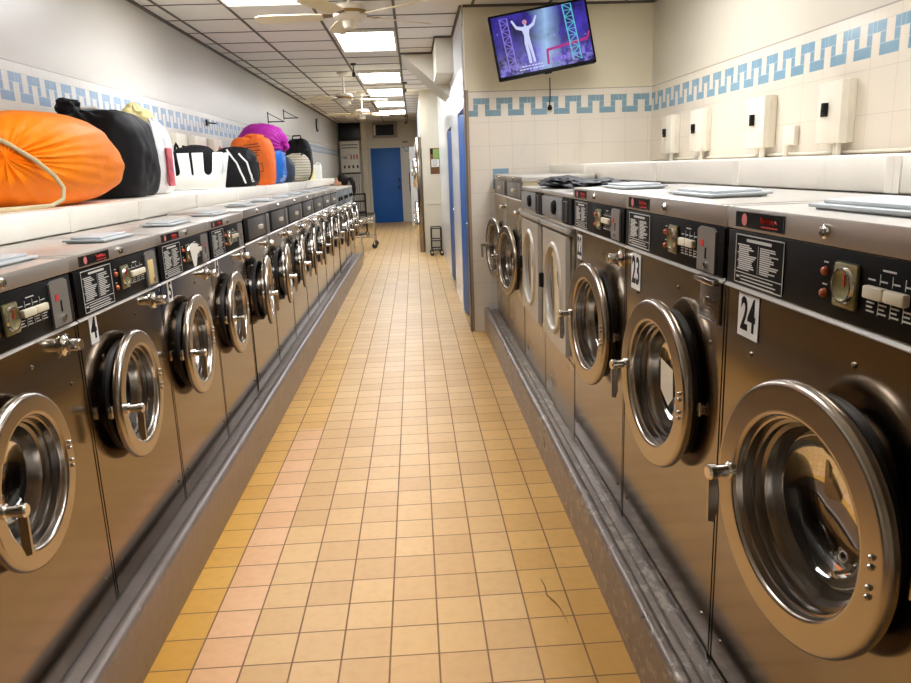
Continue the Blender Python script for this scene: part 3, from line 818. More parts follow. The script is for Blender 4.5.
# television
def television():
    W, Hh = .80, .505
    t = thing('television', 'flat television hung crooked under the ceiling showing a concert', 'television', (1.08, 6.30, 2.452))
    t.rotation_euler = (-.10, math.radians(-9.3), 0)
    m = MB(); m.box(-W/2, W/2, 0, .045, -Hh/2, Hh/2, .008)
    for (a, b, c, e) in ((-W/2, W/2, Hh/2-.016, Hh/2), (-W/2, W/2, -Hh/2, -Hh/2+.026), (-W/2, -W/2+.016, -Hh/2, Hh/2), (W/2-.016, W/2, -Hh/2, Hh/2)):
        m.box(a, b, -.008, .002, c, e, .003)
    part('casing', m, BLACK, t)
    # screen: stage picture
    T = NT('concert_picture'); X, Y, Z = T.xyz()[:3]; co = T.coord()
    n1 = T.noise(co, 5.5, 6, .6); n2 = T.noise(co, 16, 5, .7)
    base = T.mix(T.ramp(n1, .38, .66), lin((10, 8, 52)), lin((66, 52, 176)))
    dx = T.math('ABSOLUTE', T.math('SUBTRACT', T.math('ADD', X, T.math('MULTIPLY', Z, -.10)), .03))
    sm = T.math('MULTIPLY', T.math('SUBTRACT', 1, T.ramp(T.math('ADD', dx, T.math('MULTIPLY', T.math('SUBTRACT', n1, .5), .25)), -.01, .13)), T.ramp(n1, .28, .62))
    base = T.mix(sm, base, lin((176, 218, 255)))
    low = T.math('MULTIPLY', T.math('SUBTRACT', 1, T.ramp(Z, -.20, -.02)), T.ramp(n2, .45, .62))
    base = T.mix(T.math('MULTIPLY', low, .75), base, lin((160, 150, 235)))
    sp = T.ramp(n2, .66, .72); base = T.mix(T.math('MULTIPLY', sp, .7), base, lin((190, 170, 255)))
    T.set(color=(.01, .01, .01), emit=base, es=1.0, rough=.3, spec=.1)
    def em(nm, rgb, s=.95):
        return emitter(nm, rgb, s)
    m = MB(); m.quad((-W/2+.014, -.002, -Hh/2+.024), (W/2-.014, -.002, -Hh/2+.024), (W/2-.014, -.002, Hh/2-.014), (-W/2+.014, -.002, Hh/2-.014))
    m.mat(1)
    def bar(p, q, r):
        (x0, z0), (x1, z1) = p, q
        dx_, dz_ = x1-x0, z1-z0; L = math.hypot(dx_, dz_); nx, nz = -dz_/L*r, dx_/L*r
        m.quad((x0+nx, -.0028, z0+nz), (x1+nx, -.0028, z1+nz), (x1-nx, -.0028, z1-nz), (x0-nx, -.0028, z0-nz))
    def truss(x0, z0, x1, z1, wd, n):
        bar((x0-wd, z0), (x1-wd, z1), .005); bar((x0+wd, z0), (x1+wd, z1), .005)
        for k in range(n):
            a, b = k/n, (k+1)/n
            xa, za, xb, zb_ = x0+(x1-x0)*a, z0+(z1-z0)*a, x0+(x1-x0)*b, z0+(z1-z0)*b
            s = wd if k % 2 else -wd
            bar((xa-s, za), (xb+s, zb_), .0032); bar((xb-wd, zb_), (xb+wd, zb_), .0025)
    m.mat(1); truss(-.27, -.20, -.285, .215, .030, 9)
    m.mat(2); truss(.255, -.20, .235, .235, .034, 9)
    # performer with raised arms
    m.mat(3)
    def poly(*pts): m._fin([m.bm.faces.new([m.bm.verts.new((a, -.0029, b)) for a, b in pts])])
    poly((-.148, .128), (-.090, .128), (-.090, .10), (-.098, .06), (-.094, .0), (-.146, .0), (-.140, .06), (-.150, .10))
    poly((-.146, .0), (-.121, .0), (-.114, -.08), (-.112, -.16), (-.134, -.16), (-.138, -.08)); poly((-.121, .0), (-.094, .0), (-.086, -.08), (-.078, -.155), (-.098, -.155), (-.106, -.08))
    poly((-.148, .128), (-.150, .098), (-.196, .118), (-.228, .186), (-.214, .192), (-.184, .138)); poly((-.090, .128), (-.090, .098), (-.044, .126), (-.014, .192), (-.026, .197), (-.056, .146))
    poly((-.126, .128), (-.110, .128), (-.110, .142), (-.126, .142))
    m.mat(5); m.lathe([(.019, -.0030), (0, -.0031)], (-.118, 0, .160), 'y', 14)
    # magenta frame and white strip, subtitles
    m.mat(4); bar((.02, -.085), (.36, -.055), .010); bar((.025, -.085), (.015, -.195), .009); bar((.355, -.055), (.385, .0), .008)
    m.mat(3)
    for (a, b, z_) in ((-.20, -.03, -.178), (-.22, -.02, -.200)):
        k = a
        while k < b:
            bar((k, z_), (min(k+.018, b), z_+.002), .0045); k += .026
    m.mat(1)
    rq = random.Random(11)
    for k in range(9):
        a_ = .05+k*.031; m.quad((a_, -.0027, -.185+k*.002), (a_+.026, -.0027, -.183+k*.002), (a_+.026, -.0027, -.15+rq.uniform(-.015, .02)+k*.002), (a_, -.0027, -.15+rq.uniform(-.02, .015)+k*.002))
    part('screen', m, [T.m, em('picture_lilac', (136, 116, 216), .9), em('picture_cyan', (96, 190, 206), .9), em('picture_white', (206, 214, 250), .9), em('picture_magenta', (180, 34, 126), .9), em('picture_skin', (205, 140, 170), .9)], t, recalc=False,
         label='screen with a purple concert stage and a performer in white')
    m = MB(); m.box(-.10, .10, .045, .065, -.10, .10, .004); m.box(-.03, .03, .065, .37-.06, -.03, .03, .003)
    part('wall_bracket', m, DARKM, t)
    m = MB(); m.box(-.03, .03, -.006, .01, -Hh/2-.014, -Hh/2+.004, .003)
    part('sensor_foot', m, [BLACK], t)
television()
m = MB(); m.tube([(1.20, 6.64, 2.20), (1.205, 6.655, 2.06), (1.20, 6.655, 1.955)], .0045, 8); m.lathe([(.0, 1.93), (.018, 1.935), (.022, 1.95), (.012, 1.975), (0, 1.978)], (1.20, 6.645, 0), 'z', 16)
single('hanging_cable', m, BLACKM, 'black cable with a plug hanging on the wall under the television', 'cable')

# ------------------------------------------------------------------ ceiling lights and fans
def ceiling_light(x0, x1, y0, y1, label):
    t = thing('ceiling_light', label, 'ceiling light', ((x0+x1)/2, (y0+y1)/2, ZC-.02), group='ceiling light panels')
    a, b = (x1-x0)/2, (y1-y0)/2
    m = MB(); e = .02
    for q in ((-a, a, -b, -b+e), (-a, a, b-e, b), (-a, -a+e, -b+e, b-e), (a-e, a, -b+e, b-e)): m.box(*q, -.008, .0195)
    part('frame', m, OFFW, t)
    m = MB(); m.box(-a+e, a-e, -b+e, b-e, .006, .016)
    part('diffuser', m, LAMP, t)
X0, X1 = -.72, -.12
for y0, lab in ((7.64, 'bright ceiling panel directly behind the nearest fan'), (10.75, 'second bright ceiling panel along the aisle'),
                (12.88, 'third bright ceiling panel along the aisle'), (15.2, 'fourth bright ceiling panel along the aisle'), (17.4, 'farthest bright ceiling panel, before the end wall')):
    ceiling_light(X0, X1, y0, y0+1.18, lab)
ceiling_light(-1.41, -.80, 5.19, 6.37, 'bright ceiling panel at the top edge, left of the nearest fan')
for x, y in ((-.72, 2.0), (.9, 1.0), (.9, 4.2)):
    ceiling_light(x, x+.6, y, y+1.18, 'bright ceiling panel over the front of the laundry, above the picture')

def ceiling_fan(label, x, y, zhub, rot, R=.62, nb=5):
    t = thing('ceiling_fan', label, 'ceiling fan', (x, y, ZC), rot, 'beige ceiling fans over the aisle')
    dz = zhub-ZC
    m = MB(); m.lathe([(0, -.001), (.075, -.001), (.075, -.03), (.04, -.06), (.014, -.065), (.014, dz+.05), (.03, dz+.045)], (0, 0, 0), 'z', 28)
    part('downrod', m, OFFW, t)
    m = MB(); m.lathe([(.03, dz+.05), (.10, dz+.045), (.125, dz+.02), (.125, dz-.035), (.10, dz-.055), (.06, dz-.06), (.055, dz-.10), (.045, dz-.115), (0, dz-.117)], (0, 0, 0), 'z', 32)
    m.mat(1).lathe([(.1265, dz+.004), (.128, dz-.002), (.128, dz-.014), (.1265, dz-.02)], (0, 0, 0), 'z', 32)
    part('motor_housing', m, [OFFW, plain('brass_band', (150, 120, 70), .35, .8)], t)
    for k in range(nb):
        a = 2*PI*k/nb
        m = MB(); m.prism([(.20, -.05), (.30, -.062), (R-.04, -.07), (R, -.04), (R, .04), (R-.04, .07), (.30, .062), (.20, .05)], dz-.034, dz-.026, 'xy')
        m.mat(1).prism([(.10, -.02), (.22, -.035), (.26, 0), (.22, .035), (.10, .02)], dz-.025, dz-.019, 'xy')
        m.xform(Matrix.Rotation(a, 4, 'Z') @ Matrix.Translation((0, 0, dz-.03)) @ Matrix.Rotation(.2, 4, 'X') @ Matrix.Translation((0, 0, -dz+.03)))
        part('blade', m, [plain('beige_blade', (214, 200, 166), .5), plain('brass_iron', (120, 100, 66), .4, .7)], t)
ceiling_fan('beige ceiling fan nearest to the camera at the top edge', -.42, 5.95, 2.63, math.radians(176), .70)
ceiling_fan('beige ceiling fan in the middle, beside the second light panel', -.91, 10.75, 2.47, math.radians(20))
ceiling_fan('beige ceiling fan farthest down the aisle', -.84, 13.4, 2.46, math.radians(48))
# small hanging fittings
def pendant(label, x, y, drop, r):
    m = MB(); m.lathe([(0, ZC-.001), (r*1.6, ZC-.001), (r*1.6, ZC-.02), (.006, ZC-.03), (.006, ZC-drop), (r, ZC-drop-.01), (r, ZC-drop-.05), (0, ZC-drop-.07)], (x, y, 0), 'z', 16)
    single('ceiling_fitting', m, [DARKM], label, 'ceiling fitting', 'small dark fittings hanging from the ceiling')
pendant('small dark fitting hanging from the ceiling left of the lights', -.70, 9.95, .10, .022)
pendant('small dark camera hanging on the right of the light panels', -.085, 12.2, .09, .03)
pendant('small dark fitting hanging near the far wall', -.14, 19.6, .14, .04)

# ------------------------------------------------------------------ corridor doors, cork board
def blue_door(name, p0, p1, z0, z1, label):
    """flush door leaf from p0 (far) to p1 (near)"""
    o = bpy.data.objects.new(name, None); COL.objects.link(o); o['kind'] = 'structure'; o['label'] = label; o['category'] = 'door'
    L = math.hypot(p1[0]-p0[0], p1[1]-p0[1])
    o.location = (p0[0], p0[1], z0); o.rotation_euler[2] = math.atan2(p1[1]-p0[1], p1[0]-p0[0])
    m = MB(); m.box(0, L, 0, .035, 0, z1-z0, .003); part('door_leaf', m, BLUEP, o)
    m = MB(); m.lathe([(.012, 0), (.012, -.02), (.026, -.035), (.02, -.05), (0, -.052)], (L-.08, 0, .92), 'y', 16); part('door_knob', m, CHROME, o)
    return o
blue_door('door_1', (.458, 7.60), (.527, 6.90), .03, 1.965, 'blue door standing slightly ajar just beyond the television wall')
blue_door('door_2', (.452, 9.92), (.52, 9.15), .05, 1.93, 'second blue door along the corridor wall')
t = thing('cork_board', 'brown cork notice board with green and white papers on the cream end panel', 'notice board', (.38, 13.344, 1.38))
m = MB(); m.box(-.085, .075, 0, .012, 0, .44, .002); part('board', m, plain('brown_cork', (122, 84, 50), .8, var=.2, scale=60), t)
m = MB(); m.box(-.03, .07, -.004, -.001, .26, .42); part('green_leaflet', m, plain('green_paper', (142, 172, 92), .7, var=.25, scale=40), t)
m = MB(); m.box(-.065, .07, -.004, -.001, .12, .25)
m.mat(1)
for k in range(5): m.box(-.05, .03+.008*(k % 3), -.005, -.004, .145+k*.02, .15+k*.02)
part('white_notice', m, [LABELW, BLACK], t)
m = MB(); m.box(-.075, -.035, -.004, -.001, .34, .43); part('dark_card', m, BLACKM, t)

# stacked dryers along the far right wall
def stack_dryer():
    t = thing('stacked_dryer', '', 'dryer', group='stacked dryers along the far right')
    w = .80
    m = MB(); m.box(.004, w-.004, 0, .09, 0, 2.02, .006); part('cabinet', m, STEEL, t)
    for z in (.50, 1.40):
        m = MB(); m.lathe([(.27, -.002), (.27, -.03), (.25, -.06), (.20, -.07), (.19, -.05)], (w/2, 0, z), 'y', 36); m.mat(1).lathe([(.19, -.05), (.10, -.035), (0, -.03)], (w/2, 0, z), 'y', 36)
        d_ = part('door', m, [CHROME, BLACK], t)
        m = MB(); m.box(w/2-.27, w/2-.24, -.10, -.05, z-.05, z+.05, .006); part('door_handle', m, CHROME, d_)
    for z in (.86, 1.78):
        m = MB(); m.box(.05, w-.05, -.02, -.001, z, z+.16, .003); part('control_panel', m, plain('white_enamel', (222, 222, 220), .3), t)
    return t
sd0 = stack_dryer()
for k, nm in enumerate(('nearest', 'second', 'third', 'fourth', 'fifth')):
    o = sd0 if k == 0 else copy_tree(sd0)
    o.location = (.055, 14.30+k*.803, 0); o.rotation_euler[2] = -PI/2
    o['label'] = 'steel dryer stack seen edge on at the far right, %s from the cream end panel' % nm
t = thing('vending_machine', 'tall white vending machine against the far wall, right of the blue door', 'vending machine', (-.10, 20.9, 0), -PI/2)
m = MB(); m.box(-.0, .8, 0, .24, 0, 2.05, .01); part('cabinet', m, WHITEP, t)
m = MB(); m.box(.06, .55, -.02, -.001, .75, 1.75, .004); part('display_window', m, GREYM, t)
m = MB(); m.box(.6, .74, -.03, -.001, .9, 1.4, .004); part('payment_panel', m, [DARKM], t)

# carts
def wire_cart(label, loc, rot, L, W, H, wheel, mat, dark, shelves, group='wire carts'):
    t = thing('laundry_cart', label, 'cart', loc, rot, group)
    m = MB()
    for x in (0, L):
        for y in (0, W): m.tube([(x, y, wheel*2), (x, y, H)], .011, 8)
    part('frame', m, mat, t)
    for z, dk in shelves:
        m = MB()
        m.tube([(0, 0, z), (L, 0, z), (L, W, z), (0, W, z), (0, 0, z)], .010, 8)
        n = int(L/.05)
        for k in range(1, n): m.tube([(L*k/n, 0, z), (L*k/n, W, z)], .003, 6)
        part('rail', m, dark if dk else mat, t)
    for x in (.0, L):
        for y in (0, W):
            m = MB(); m.box(x-.012, x+.012, y-.016, y+.016, wheel*1.2, wheel*2+.01); m.mat(1).lathe([(wheel, -.014), (wheel, .014), (wheel*.35, .016), (0, .016)], (x, y, wheel), 'y', 18)
            m.lathe([(wheel, -.014), (wheel*.35, -.016), (0, -.016)], (x, y, wheel), 'y', 18)
            part('caster', m, [CHROME, RUBDK], t)
wire_cart('chrome laundry cart standing past the end of the left row', (-1.34, 14.5, 0), 0, .52, .55, .66, .055, CHROME, BLACKM, [(.22, 0), (.50, 0), (.56, 0), (.65, 1)])
wire_cart('dark wire cart against the cream end panel under the notice board', (.255, 12.86, 0), 0, .17, .42, .48, .035, DARKM, DARKM, [(.10, 0), (.26, 0), (.47, 0)])
wire_cart('tall black wire cart behind the chrome cart near the far wall', (-1.62, 17.2, 0), .1, .5, .4, .98, .05, BLACKM, BLACKM, [(.25, 0), (.55, 0), (.8, 0), (.96, 0)])

# ------------------------------------------------------------------ far wall
o = bpy.data.objects.new('door_3', None); COL.objects.link(o); o['kind'] = 'structure'; o['category'] = 'door'; o['label'] = 'blue door closed in the middle of the far wall'
o.location = (-1.2, YEND, 0)
m = MB(); m.box(0, .845, -.04, -.005, .005, 2.085, .004); part('door_leaf', m, BLUEP, o)
m = MB(); m.box(-.05, 0, -.03, -.001, 0, 2.13); m.box(.845, .895, -.03, -.001, 0, 2.13); m.box(0, .845, -.03, -.001, 2.087, 2.13); part('door_frame', m, CREAMW, o)
m = MB(); m.box(.76, .80, -.06, -.04, .92, 1.05, .004); m.box(.70, .80, -.10, -.06, .97, 1.0, .006); m.box(.75, .80, -.056, -.04, 1.15, 1.25, .004); part('door_handle', m, DARKM, o)
t = thing('air_conditioner', 'window air conditioner set in the far wall above the blue door', 'air conditioner', (-1.11, YEND, 2.36))
m = MB(); m.box(0, .70, -.10, -.001, 0, .43, .006); part('housing', m, plain('beige_grey_housing', (150, 142, 126), .5), t)
m = MB(); m.box(.10, .60, -.115, -.10, .07, .36)
m.mat(1)
for k in range(9): m.box(.11, .59, -.122, -.114, .085+k*.03, .095+k*.03)
part('grille', m, [BLACKM, DARKM], t)
m = MB(); m.box(.03, .085, -.112, -.10, .08, .34, .003); part('control_strip', m, OFFW, t)
t = thing('dark_window_panel', 'large blank black panel high on the far wall, left of the air conditioner', 'panel', (-2.07, YEND, 2.33))
m = MB(); m.box(0, .62, -.05, -.001, 0, .46, .004); part('panel', m, plain('black_gloss', (6, 6, 7), .3), t)
m = MB(); m.box(-.012, .632, -.055, -.05, -.012, 0); m.box(-.012, .632, -.055, -.05, .46, .468); part('frame', m, DARKM, t)
m = MB(); m.box(-1.44, -1.28, YEND-.12, YEND-.001, 0, ZC-.002)
struct('trim_9', m, plain('beige_post', (206, 196, 172), .5), 'beige post between the price board and the blue door')
# detergent vendor / price board
t = thing('soap_vending_machine', 'pale wall cabinet with a printed price board beside the beige post', 'vending machine', (-2.02, YEND, 0))
m = MB(); m.box(0, .52, -.30, -.001, 0, 1.40, .006)
for k in range(9): m.mat(1).box(.02+k*.055, .032+k*.055, -.304, -.30, .05, 1.36)
part('cabinet', m, [plain('pale_grey_cabinet', (186, 180, 166), .5), DARKM], t)
m = MB(); m.box(0, .52, -.30, -.001, 1.44, 2.29, .005)
bd = part('price_board', m, plain('pale_board', (222, 216, 202), .5), t, label='pale board with blue fish outline and red product columns')
m = MB(); m.tube([(.02, -.303, 1.86), (.20, -.303, 1.93), (.22, -.303, 1.80), (.02, -.303, 1.86)], .006, 6)
m.tube([(.22, -.303, 1.93), (.26, -.303, 1.97)], .006, 6); m.box(.10, .19, -.305, -.302, 1.84, 1.87)
part('fish_outline', m, plain('slate_blue_print', (90, 100, 130), .6), bd)
m = MB()
for k in range(3): m.box(.27+k*.08, .31+k*.08, -.306, -.301, 1.80, 1.93)
part('product_columns', m, plain('dull_red_print', (176, 84, 76), .6), bd)
m = MB()
for z_ in (2.18, 2.10):
    for k in range(8): m.box(.05+k*.055, .09+k*.055, -.305, -.301, z_, z_+.03)
for k in range(4): m.box(.07+k*.12, .12+k*.12, -.306, -.301, 1.56, 1.64)
part('board_lettering', m, DARKM, bd)
m = MB(); m.box(0, .54, -.34, -.29, 1.40, 1.44); part('shelf_edge', m, DARKM, t)
m = MB(); m.box(-.28, -.14, YEND-.012, YEND-.001, 2.22, 2.25); single('wall_plaque', m, DARKM, 'small dark plaque on the far wall above the blue tile border', 'plaque')
m = MB(); m.box(-.20, -.13, YEND-.02, YEND-.001, .28, .38, .003); single('wall_outlet', m, [OFFW], 'small outlet low on the far wall right of the blue door', 'outlet')

# ------------------------------------------------------------------ left wall fittings
for k, (y0, y1, lab) in enumerate(((6.72, 7.02, 'pale switch box on the left wall behind the white laundry basket'), (7.30, 7.66, 'pale switch box on the left wall, middle of three'), (7.95, 8.28, 'pale switch box on the left wall behind the orange tote'))):
    t = thing('switch_box', lab, 'electrical box', (XWL, y0, 1.56), PI/2, 'electrical boxes on the left wall')
    m = MB(); m.box(0, y1-y0, -.07, -.001, 0, .29, .004); m.box(-.004, y1-y0+.004, -.04, -.036, -.004, .294); part('box_body', m, OFFW, t)
    m = MB(); m.box((y1-y0)*.5-.02, (y1-y0)*.5+.02, -.085, -.07, .15, .19, .003); part('switch_lever', m, BLACKM, t)
t = thing('wall_clock', 'round clock high on the left wall near the far end', 'clock', (XWL, 17.1, 2.49), PI/2)
m = MB(); m.lathe([(.14, -.001), (.14, -.03), (.125, -.035), (.12, -.03)], (0, 0, 0), 'y', 36); part('rim', m, DARKM, t)
m = MB(); m.lathe([(.124, -.028), (0, -.0285)], (0, 0, 0), 'y', 36); m.mat(1).box(-.003, .003, -.031, -.029, 0, .09); m.box(0, .06, -.031, -.029, -.003, .003); part('face', m, [LABELW, BLACK], t)
def bracket(label, y, z):
    m = MB(); m.box(XWL+.001, XWL+.012, y-.012, y+.012, z-.02, z+.14); m.tube([(XWL+.01, y, z), (XWL+.24, y, z)], .008, 8); m.tube([(XWL+.01, y, z+.12), (XWL+.22, y, z+.004)], .005, 8)
    single('wall_bracket', m, DARKM, label, 'bracket', 'thin dark brackets on the left wall')
bracket('thin dark wall bracket on the left wall above the purple bag', 11.4, 2.22)
bracket('thin dark wall bracket on the left wall above the backpack', 12.8, 2.36)
m = MB(); m.tube([(XWL+.005, 8.0, 2.01), (XWL+.10, 8.02, 2.00)], .008, 8); m.box(XWL+.001, XWL+.02, 7.97, 8.03, 1.98, 2.04)
single('wall_hook', m, DARKM, 'small black hook on the blue border of the left wall', 'hook')

# ------------------------------------------------------------------ bags on the left ledge
ZL = 1.372
def fabric(name, rgb, rough=.55, var=.12, scale=8, bump=.004, sheen=.0):
    t = NT(name); co = t.coord(); n = t.noise(co, scale, 5); c = lin(rgb)
    t.set(color=t.mix(n, tuple(v*(1-var) for v in c), tuple(min(1, v*(1+var)) for v in c)), rough=rough, sheen=sheen, spec=.2)
    t.bump(t.noise(co, scale*2.5, 4), bump, .6)
    MATS[name] = t.m; return t.m
def blob(c, rad, axis=(0, 0, 1), seg=96, rings=64, e=2.3, lump=.10, wr=.03, nwr=22, pole=1, zfloor=None, seed=0, xmin=None, flat=.0):
    """sack: super-ellipsoid whose +pole (along axis) gathers in radial pleats"""
    bm = MB(); ax = Vector(axis).normalized()
    q = Vector((0, 0, 1)).rotation_difference(ax).to_matrix()
    qi = q.transposed()
    c = Vector(c); R = rad
    V = []
    def sgn(v, p): return math.copysign(abs(v)**p, v)
    for i in range(rings+1):
        ph = PI*i/rings
        row = []
        for k in range(seg):
            th = 2*PI*k/seg
            d = Vector((math.sin(ph)*math.cos(th), math.sin(ph)*math.sin(th), math.cos(ph)))
            w_ = q @ d
            s = (abs(w_.x)**e+abs(w_.y)**e+abs(w_.z)**e)**(-1/e)
            p = Vector((w_.x*s*R[0], w_.y*s*R[1], w_.z*s*R[2]))
            n = noise.noise(w_*1.6+Vector((seed, seed*.7, 0)))*lump+noise.noise(w_*4.5+Vector((0, seed, 3)))*lump*.35
            fall = max(0, 1-ph/(PI*.62))**1.2*min(1, ph*4)
            pl = (math.sin(th*nwr+2.5*noise.noise(Vector((th*2, ph*2, seed))))*.6+noise.noise(Vector((math.cos(th)*5, math.sin(th)*5, ph*.8+seed)))*1.1)*wr*fall
            p *= (1+n+pl)
            v = c+p
            if zfloor is not None and v.z < zfloor: v.z = zfloor+.0005*noise.noise(v*7)
            if xmin is not None and v.x < xmin: v.x = xmin+.002*(1+noise.noise(v*9))
            row.append(v)
        V.append(row)
    # merge into mesh
    top = bm.bm.verts.new(sum(V[0], Vector())/seg); bot = bm.bm.verts.new(sum(V[-1], Vector())/seg)
    rows = [[bm.bm.verts.new(v) for v in row] for row in V[1:-1]]
    fs = []
    for k in range(seg):
        k2 = (k+1) % seg
        fs.append(bm.bm.faces.new([top, rows[0][k], rows[0][k2]])); fs.append(bm.bm.faces.new([bot, rows[-1][k2], rows[-1][k]]))
        for A, B in zip(rows, rows[1:]): fs.append(bm.bm.faces.new([A[k], B[k], B[k2], A[k2]]))
    bm._fin(fs, True)
    return bm
ORANGE = fabric('orange_nylon', (252, 132, 4), .55, .10, 6, .006)
t = thing('laundry_bag', 'big orange drawstring laundry bag lying at the left edge of the ledge', 'laundry bag', (-1.75, 3.55, ZL))
m = blob((0, -.02, .20), (.315, .66, .215), axis=(.62, -.78, .0), wr=.024, nwr=26, lump=.07, e=2.5, zfloor=.003, seed=2, xmin=-.33)
part('bag_body', m, ORANGE, t)
m = MB(); m.tube([(.16, -.62, .30), (.22, -.55, .25), (.275, -.48, .19), (.315, -.43, .13), (.335, -.41, .08), (.335, -.43, .035), (.32, -.50, .014), (.28, -.62, .012), (.24, -.80, .012)], .009, 10)
part('drawstring', m, fabric('rope', (196, 178, 140), .8), t, label='tan rope drawstring')
BLACKF = fabric('black_nylon', (20, 19, 21), .65, .25, 7, .006)
t = thing('laundry_bag', 'black laundry sack with knotted top behind the orange bag', 'laundry bag', (-1.80, 4.62, ZL))
m = blob((0, 0, .225), (.24, .30, .265), axis=(-.45, -.35, 1), e=3.6, wr=.06, nwr=16, lump=.07, zfloor=.003, seed=9, xmin=-.28)
part('bag_body', m, BLACKF, t)
m = blob((-.15, -.10, .515), (.06, .08, .05), axis=(0, 0, 1), seg=40, rings=24, lump=.35, wr=.08, seed=4)
part('knot', m, BLACKF, t)
m = MB(); m.tube([(-.11, -.07, .51), (-.04, -.01, .515), (-.01, .06, .50), (-.03, .10, .48)], .010, 8); part('tie_cord', m, plain('white_cord', (222, 216, 206), .7), t, label='white tie cord')
t = thing('plastic_bag', 'white plastic bag of laundry topped with a yellow cloth, behind the black sack', 'plastic bag', (-1.79, 5.30, ZL))
m = blob((0, 0, .22), (.14, .20, .27), e=2.5, lump=.14, wr=.05, zfloor=.003, seed=5); part('bag_body', m, fabric('white_film', (222, 222, 222), .3, .06, 10, .006), t)
m = blob((-.06, -.02, .50), (.13, .10, .09), axis=(0, 0, 1), e=1.5, lump=.22, wr=.06, nwr=9, seed=17, seg=48, rings=32); part('yellow_cloth', m, fabric('pale_yellow_cloth', (226, 212, 150), .8), t, label='folded pale yellow cloth on top')
m = MB(); m.box(.135, .15, -.09, .02, .05, .30, .004); m.mat(1).box(.136, .154, -.06, .0, .16, .24, .003); part('printed_pack', m, [plain('pink_red_pack', (196, 74, 84), .5, var=.3, scale=30), plain('blue_grey_pack', (110, 120, 150), .5)], t, label='red and grey printed pack showing through')

# laundry basket with slotted sides
t = thing('laundry_basket', 'white plastic laundry basket with tall slots', 'laundry basket', (-1.825, 6.50, ZL))
def basket():
    m = MB(); Wb, Wt, D, H = .40, .50, .30, .30; th = .008
    def wall(p0, p1, q0, q1, n):
        # bottom edge p0-p1, top edge q0-q1, round-bottomed slots cut from the top
        P = lambda u, v: Vector(p0).lerp(Vector(p1), u).lerp(Vector(q0).lerp(Vector(q1), u), v)
        slots = [(.20, .095), (.515, .022), (.80, .075)] if n == 4 else [(.5, .16)]
        us = sorted(set([i/40 for i in range(41)]+[c+k*w/8 for c, w in slots for k in range(-8, 9)]+[c+sg*(w+.004) for c, w in slots for sg in (-1, 1)]))
        verts = []
        for u in us:
            topv = .985
            for c, w in slots:
                if abs(u-c) <= w+1e-6: topv = .36+.14*(1-math.sqrt(max(0, 1-((u-c)/w)**2)))*min(1, w/.08)
            verts.append((m.bm.verts.new(P(u, 0)), m.bm.verts.new(P(u, min(.34, topv))), m.bm.verts.new(P(u, topv))))
        fs = []
        for a, b in zip(verts, verts[1:]):
            fs.append(m.bm.faces.new([a[0], b[0], b[1], a[1]])); fs.append(m.bm.faces.new([a[1], b[1], b[2], a[2]]))
        m._fin(fs)
    b, tt, d0, d1 = Wb/2, Wt/2, D/2-.03, D/2
    wall((-b, -d0, 0.012), (b, -d0, 0.012), (-tt, -d1, H), (tt, -d1, H), 4)
    wall((b, d0, 0.012), (-b, d0, 0.012), (tt, d1, H), (-tt, d1, H), 4)
    wall((b, -d0, 0.012), (b, d0, 0.012), (tt, -d1, H), (tt, d1, H), 3)
    wall((-b, d0, 0.012), (-b, -d0, 0.012), (-tt, d1, H), (-tt, -d1, H), 3)
    m.quad((-b, -d0, .012), (b, -d0, .012), (b, d0, .012), (-b, d0, .012))
    bmesh.ops.remove_doubles(m.bm, verts=m.bm.verts[:], dist=.0004)
    return m
bk = part('basket_shell', basket(), WHITEP, t)
so = bk.modifiers.new('thickness', 'SOLIDIFY'); so.thickness = .007
m = MB(); m.box(-.205, .205, -.125, .125, .001, .012, .004); part('basket_foot', m, WHITEP, t)
t = thing('duffel_bag', 'black duffel bag lying inside the white slotted basket', 'bag', (-1.825, 6.50, ZL+.014))
m = blob((0, 0, .18), (.185, .105, .165), e=3, lump=.06, wr=.03, seed=12, zfloor=.005); part('bag_body', m, BLACKF, t)
m = MB(); m.tube([(-.16, 0, .27), (-.15, 0, .345), (-.14, .0, .37), (-.13, 0, .345), (-.12, 0, .28)], .010, 8); part('strap', m, BLACKM, t)
# black and white bag
t = thing('sports_bag', 'black bag with white stripes between the basket and the orange tote', 'bag', (-1.66, 7.25, ZL))
m = blob((0, 0, .165), (.20, .20, .20), e=2.7, lump=.08, wr=.02, seed=21, zfloor=.003)
bb = BVHTree.FromBMesh(m.bm); part('bag_body', m, BLACKF, t)
def stripe_on(bvh, pts, wd, seg=14, off=.004, ray=Vector((0, 1, 0))):
    """ribbon laid on a surface, pts in xz, cast along ray"""
    m = MB(); out = []
    P = []
    for (a, b) in zip(pts, pts[1:]):
        for k in range(seg): P.append(Vector((a[0]+(b[0]-a[0])*k/seg, 0, a[1]+(b[1]-a[1])*k/seg)))
    P.append(Vector((pts[-1][0], 0, pts[-1][1])))
    for i, p in enumerate(P):
        d = (P[min(i+1, len(P)-1)]-P[max(i-1, 0)]); d.normalize()
        n = Vector((-d.z, 0, d.x))*wd
        row = []
        for s in (1, -1):
            hit = bvh.ray_cast(p+n*s-ray*1.0, ray)
            row.append((hit[0]-ray*off) if hit[0] is not None else None)
        out.append(row)
    for A, B in zip(out, out[1:]):
        if None in A or None in B: continue
        m.quad(A[0], A[1], B[1], B[0])
    return m
m = stripe_on(bb, [(-.04, .34), (.05, .22), (.10, .08), (.11, .03)], .008); part('white_stripe', m, WHITEP, t)
m = stripe_on(bb, [(.07, .30), (.14, .22), (.165, .10), (.165, .04)], .007); part('white_stripe', m, WHITEP, t)
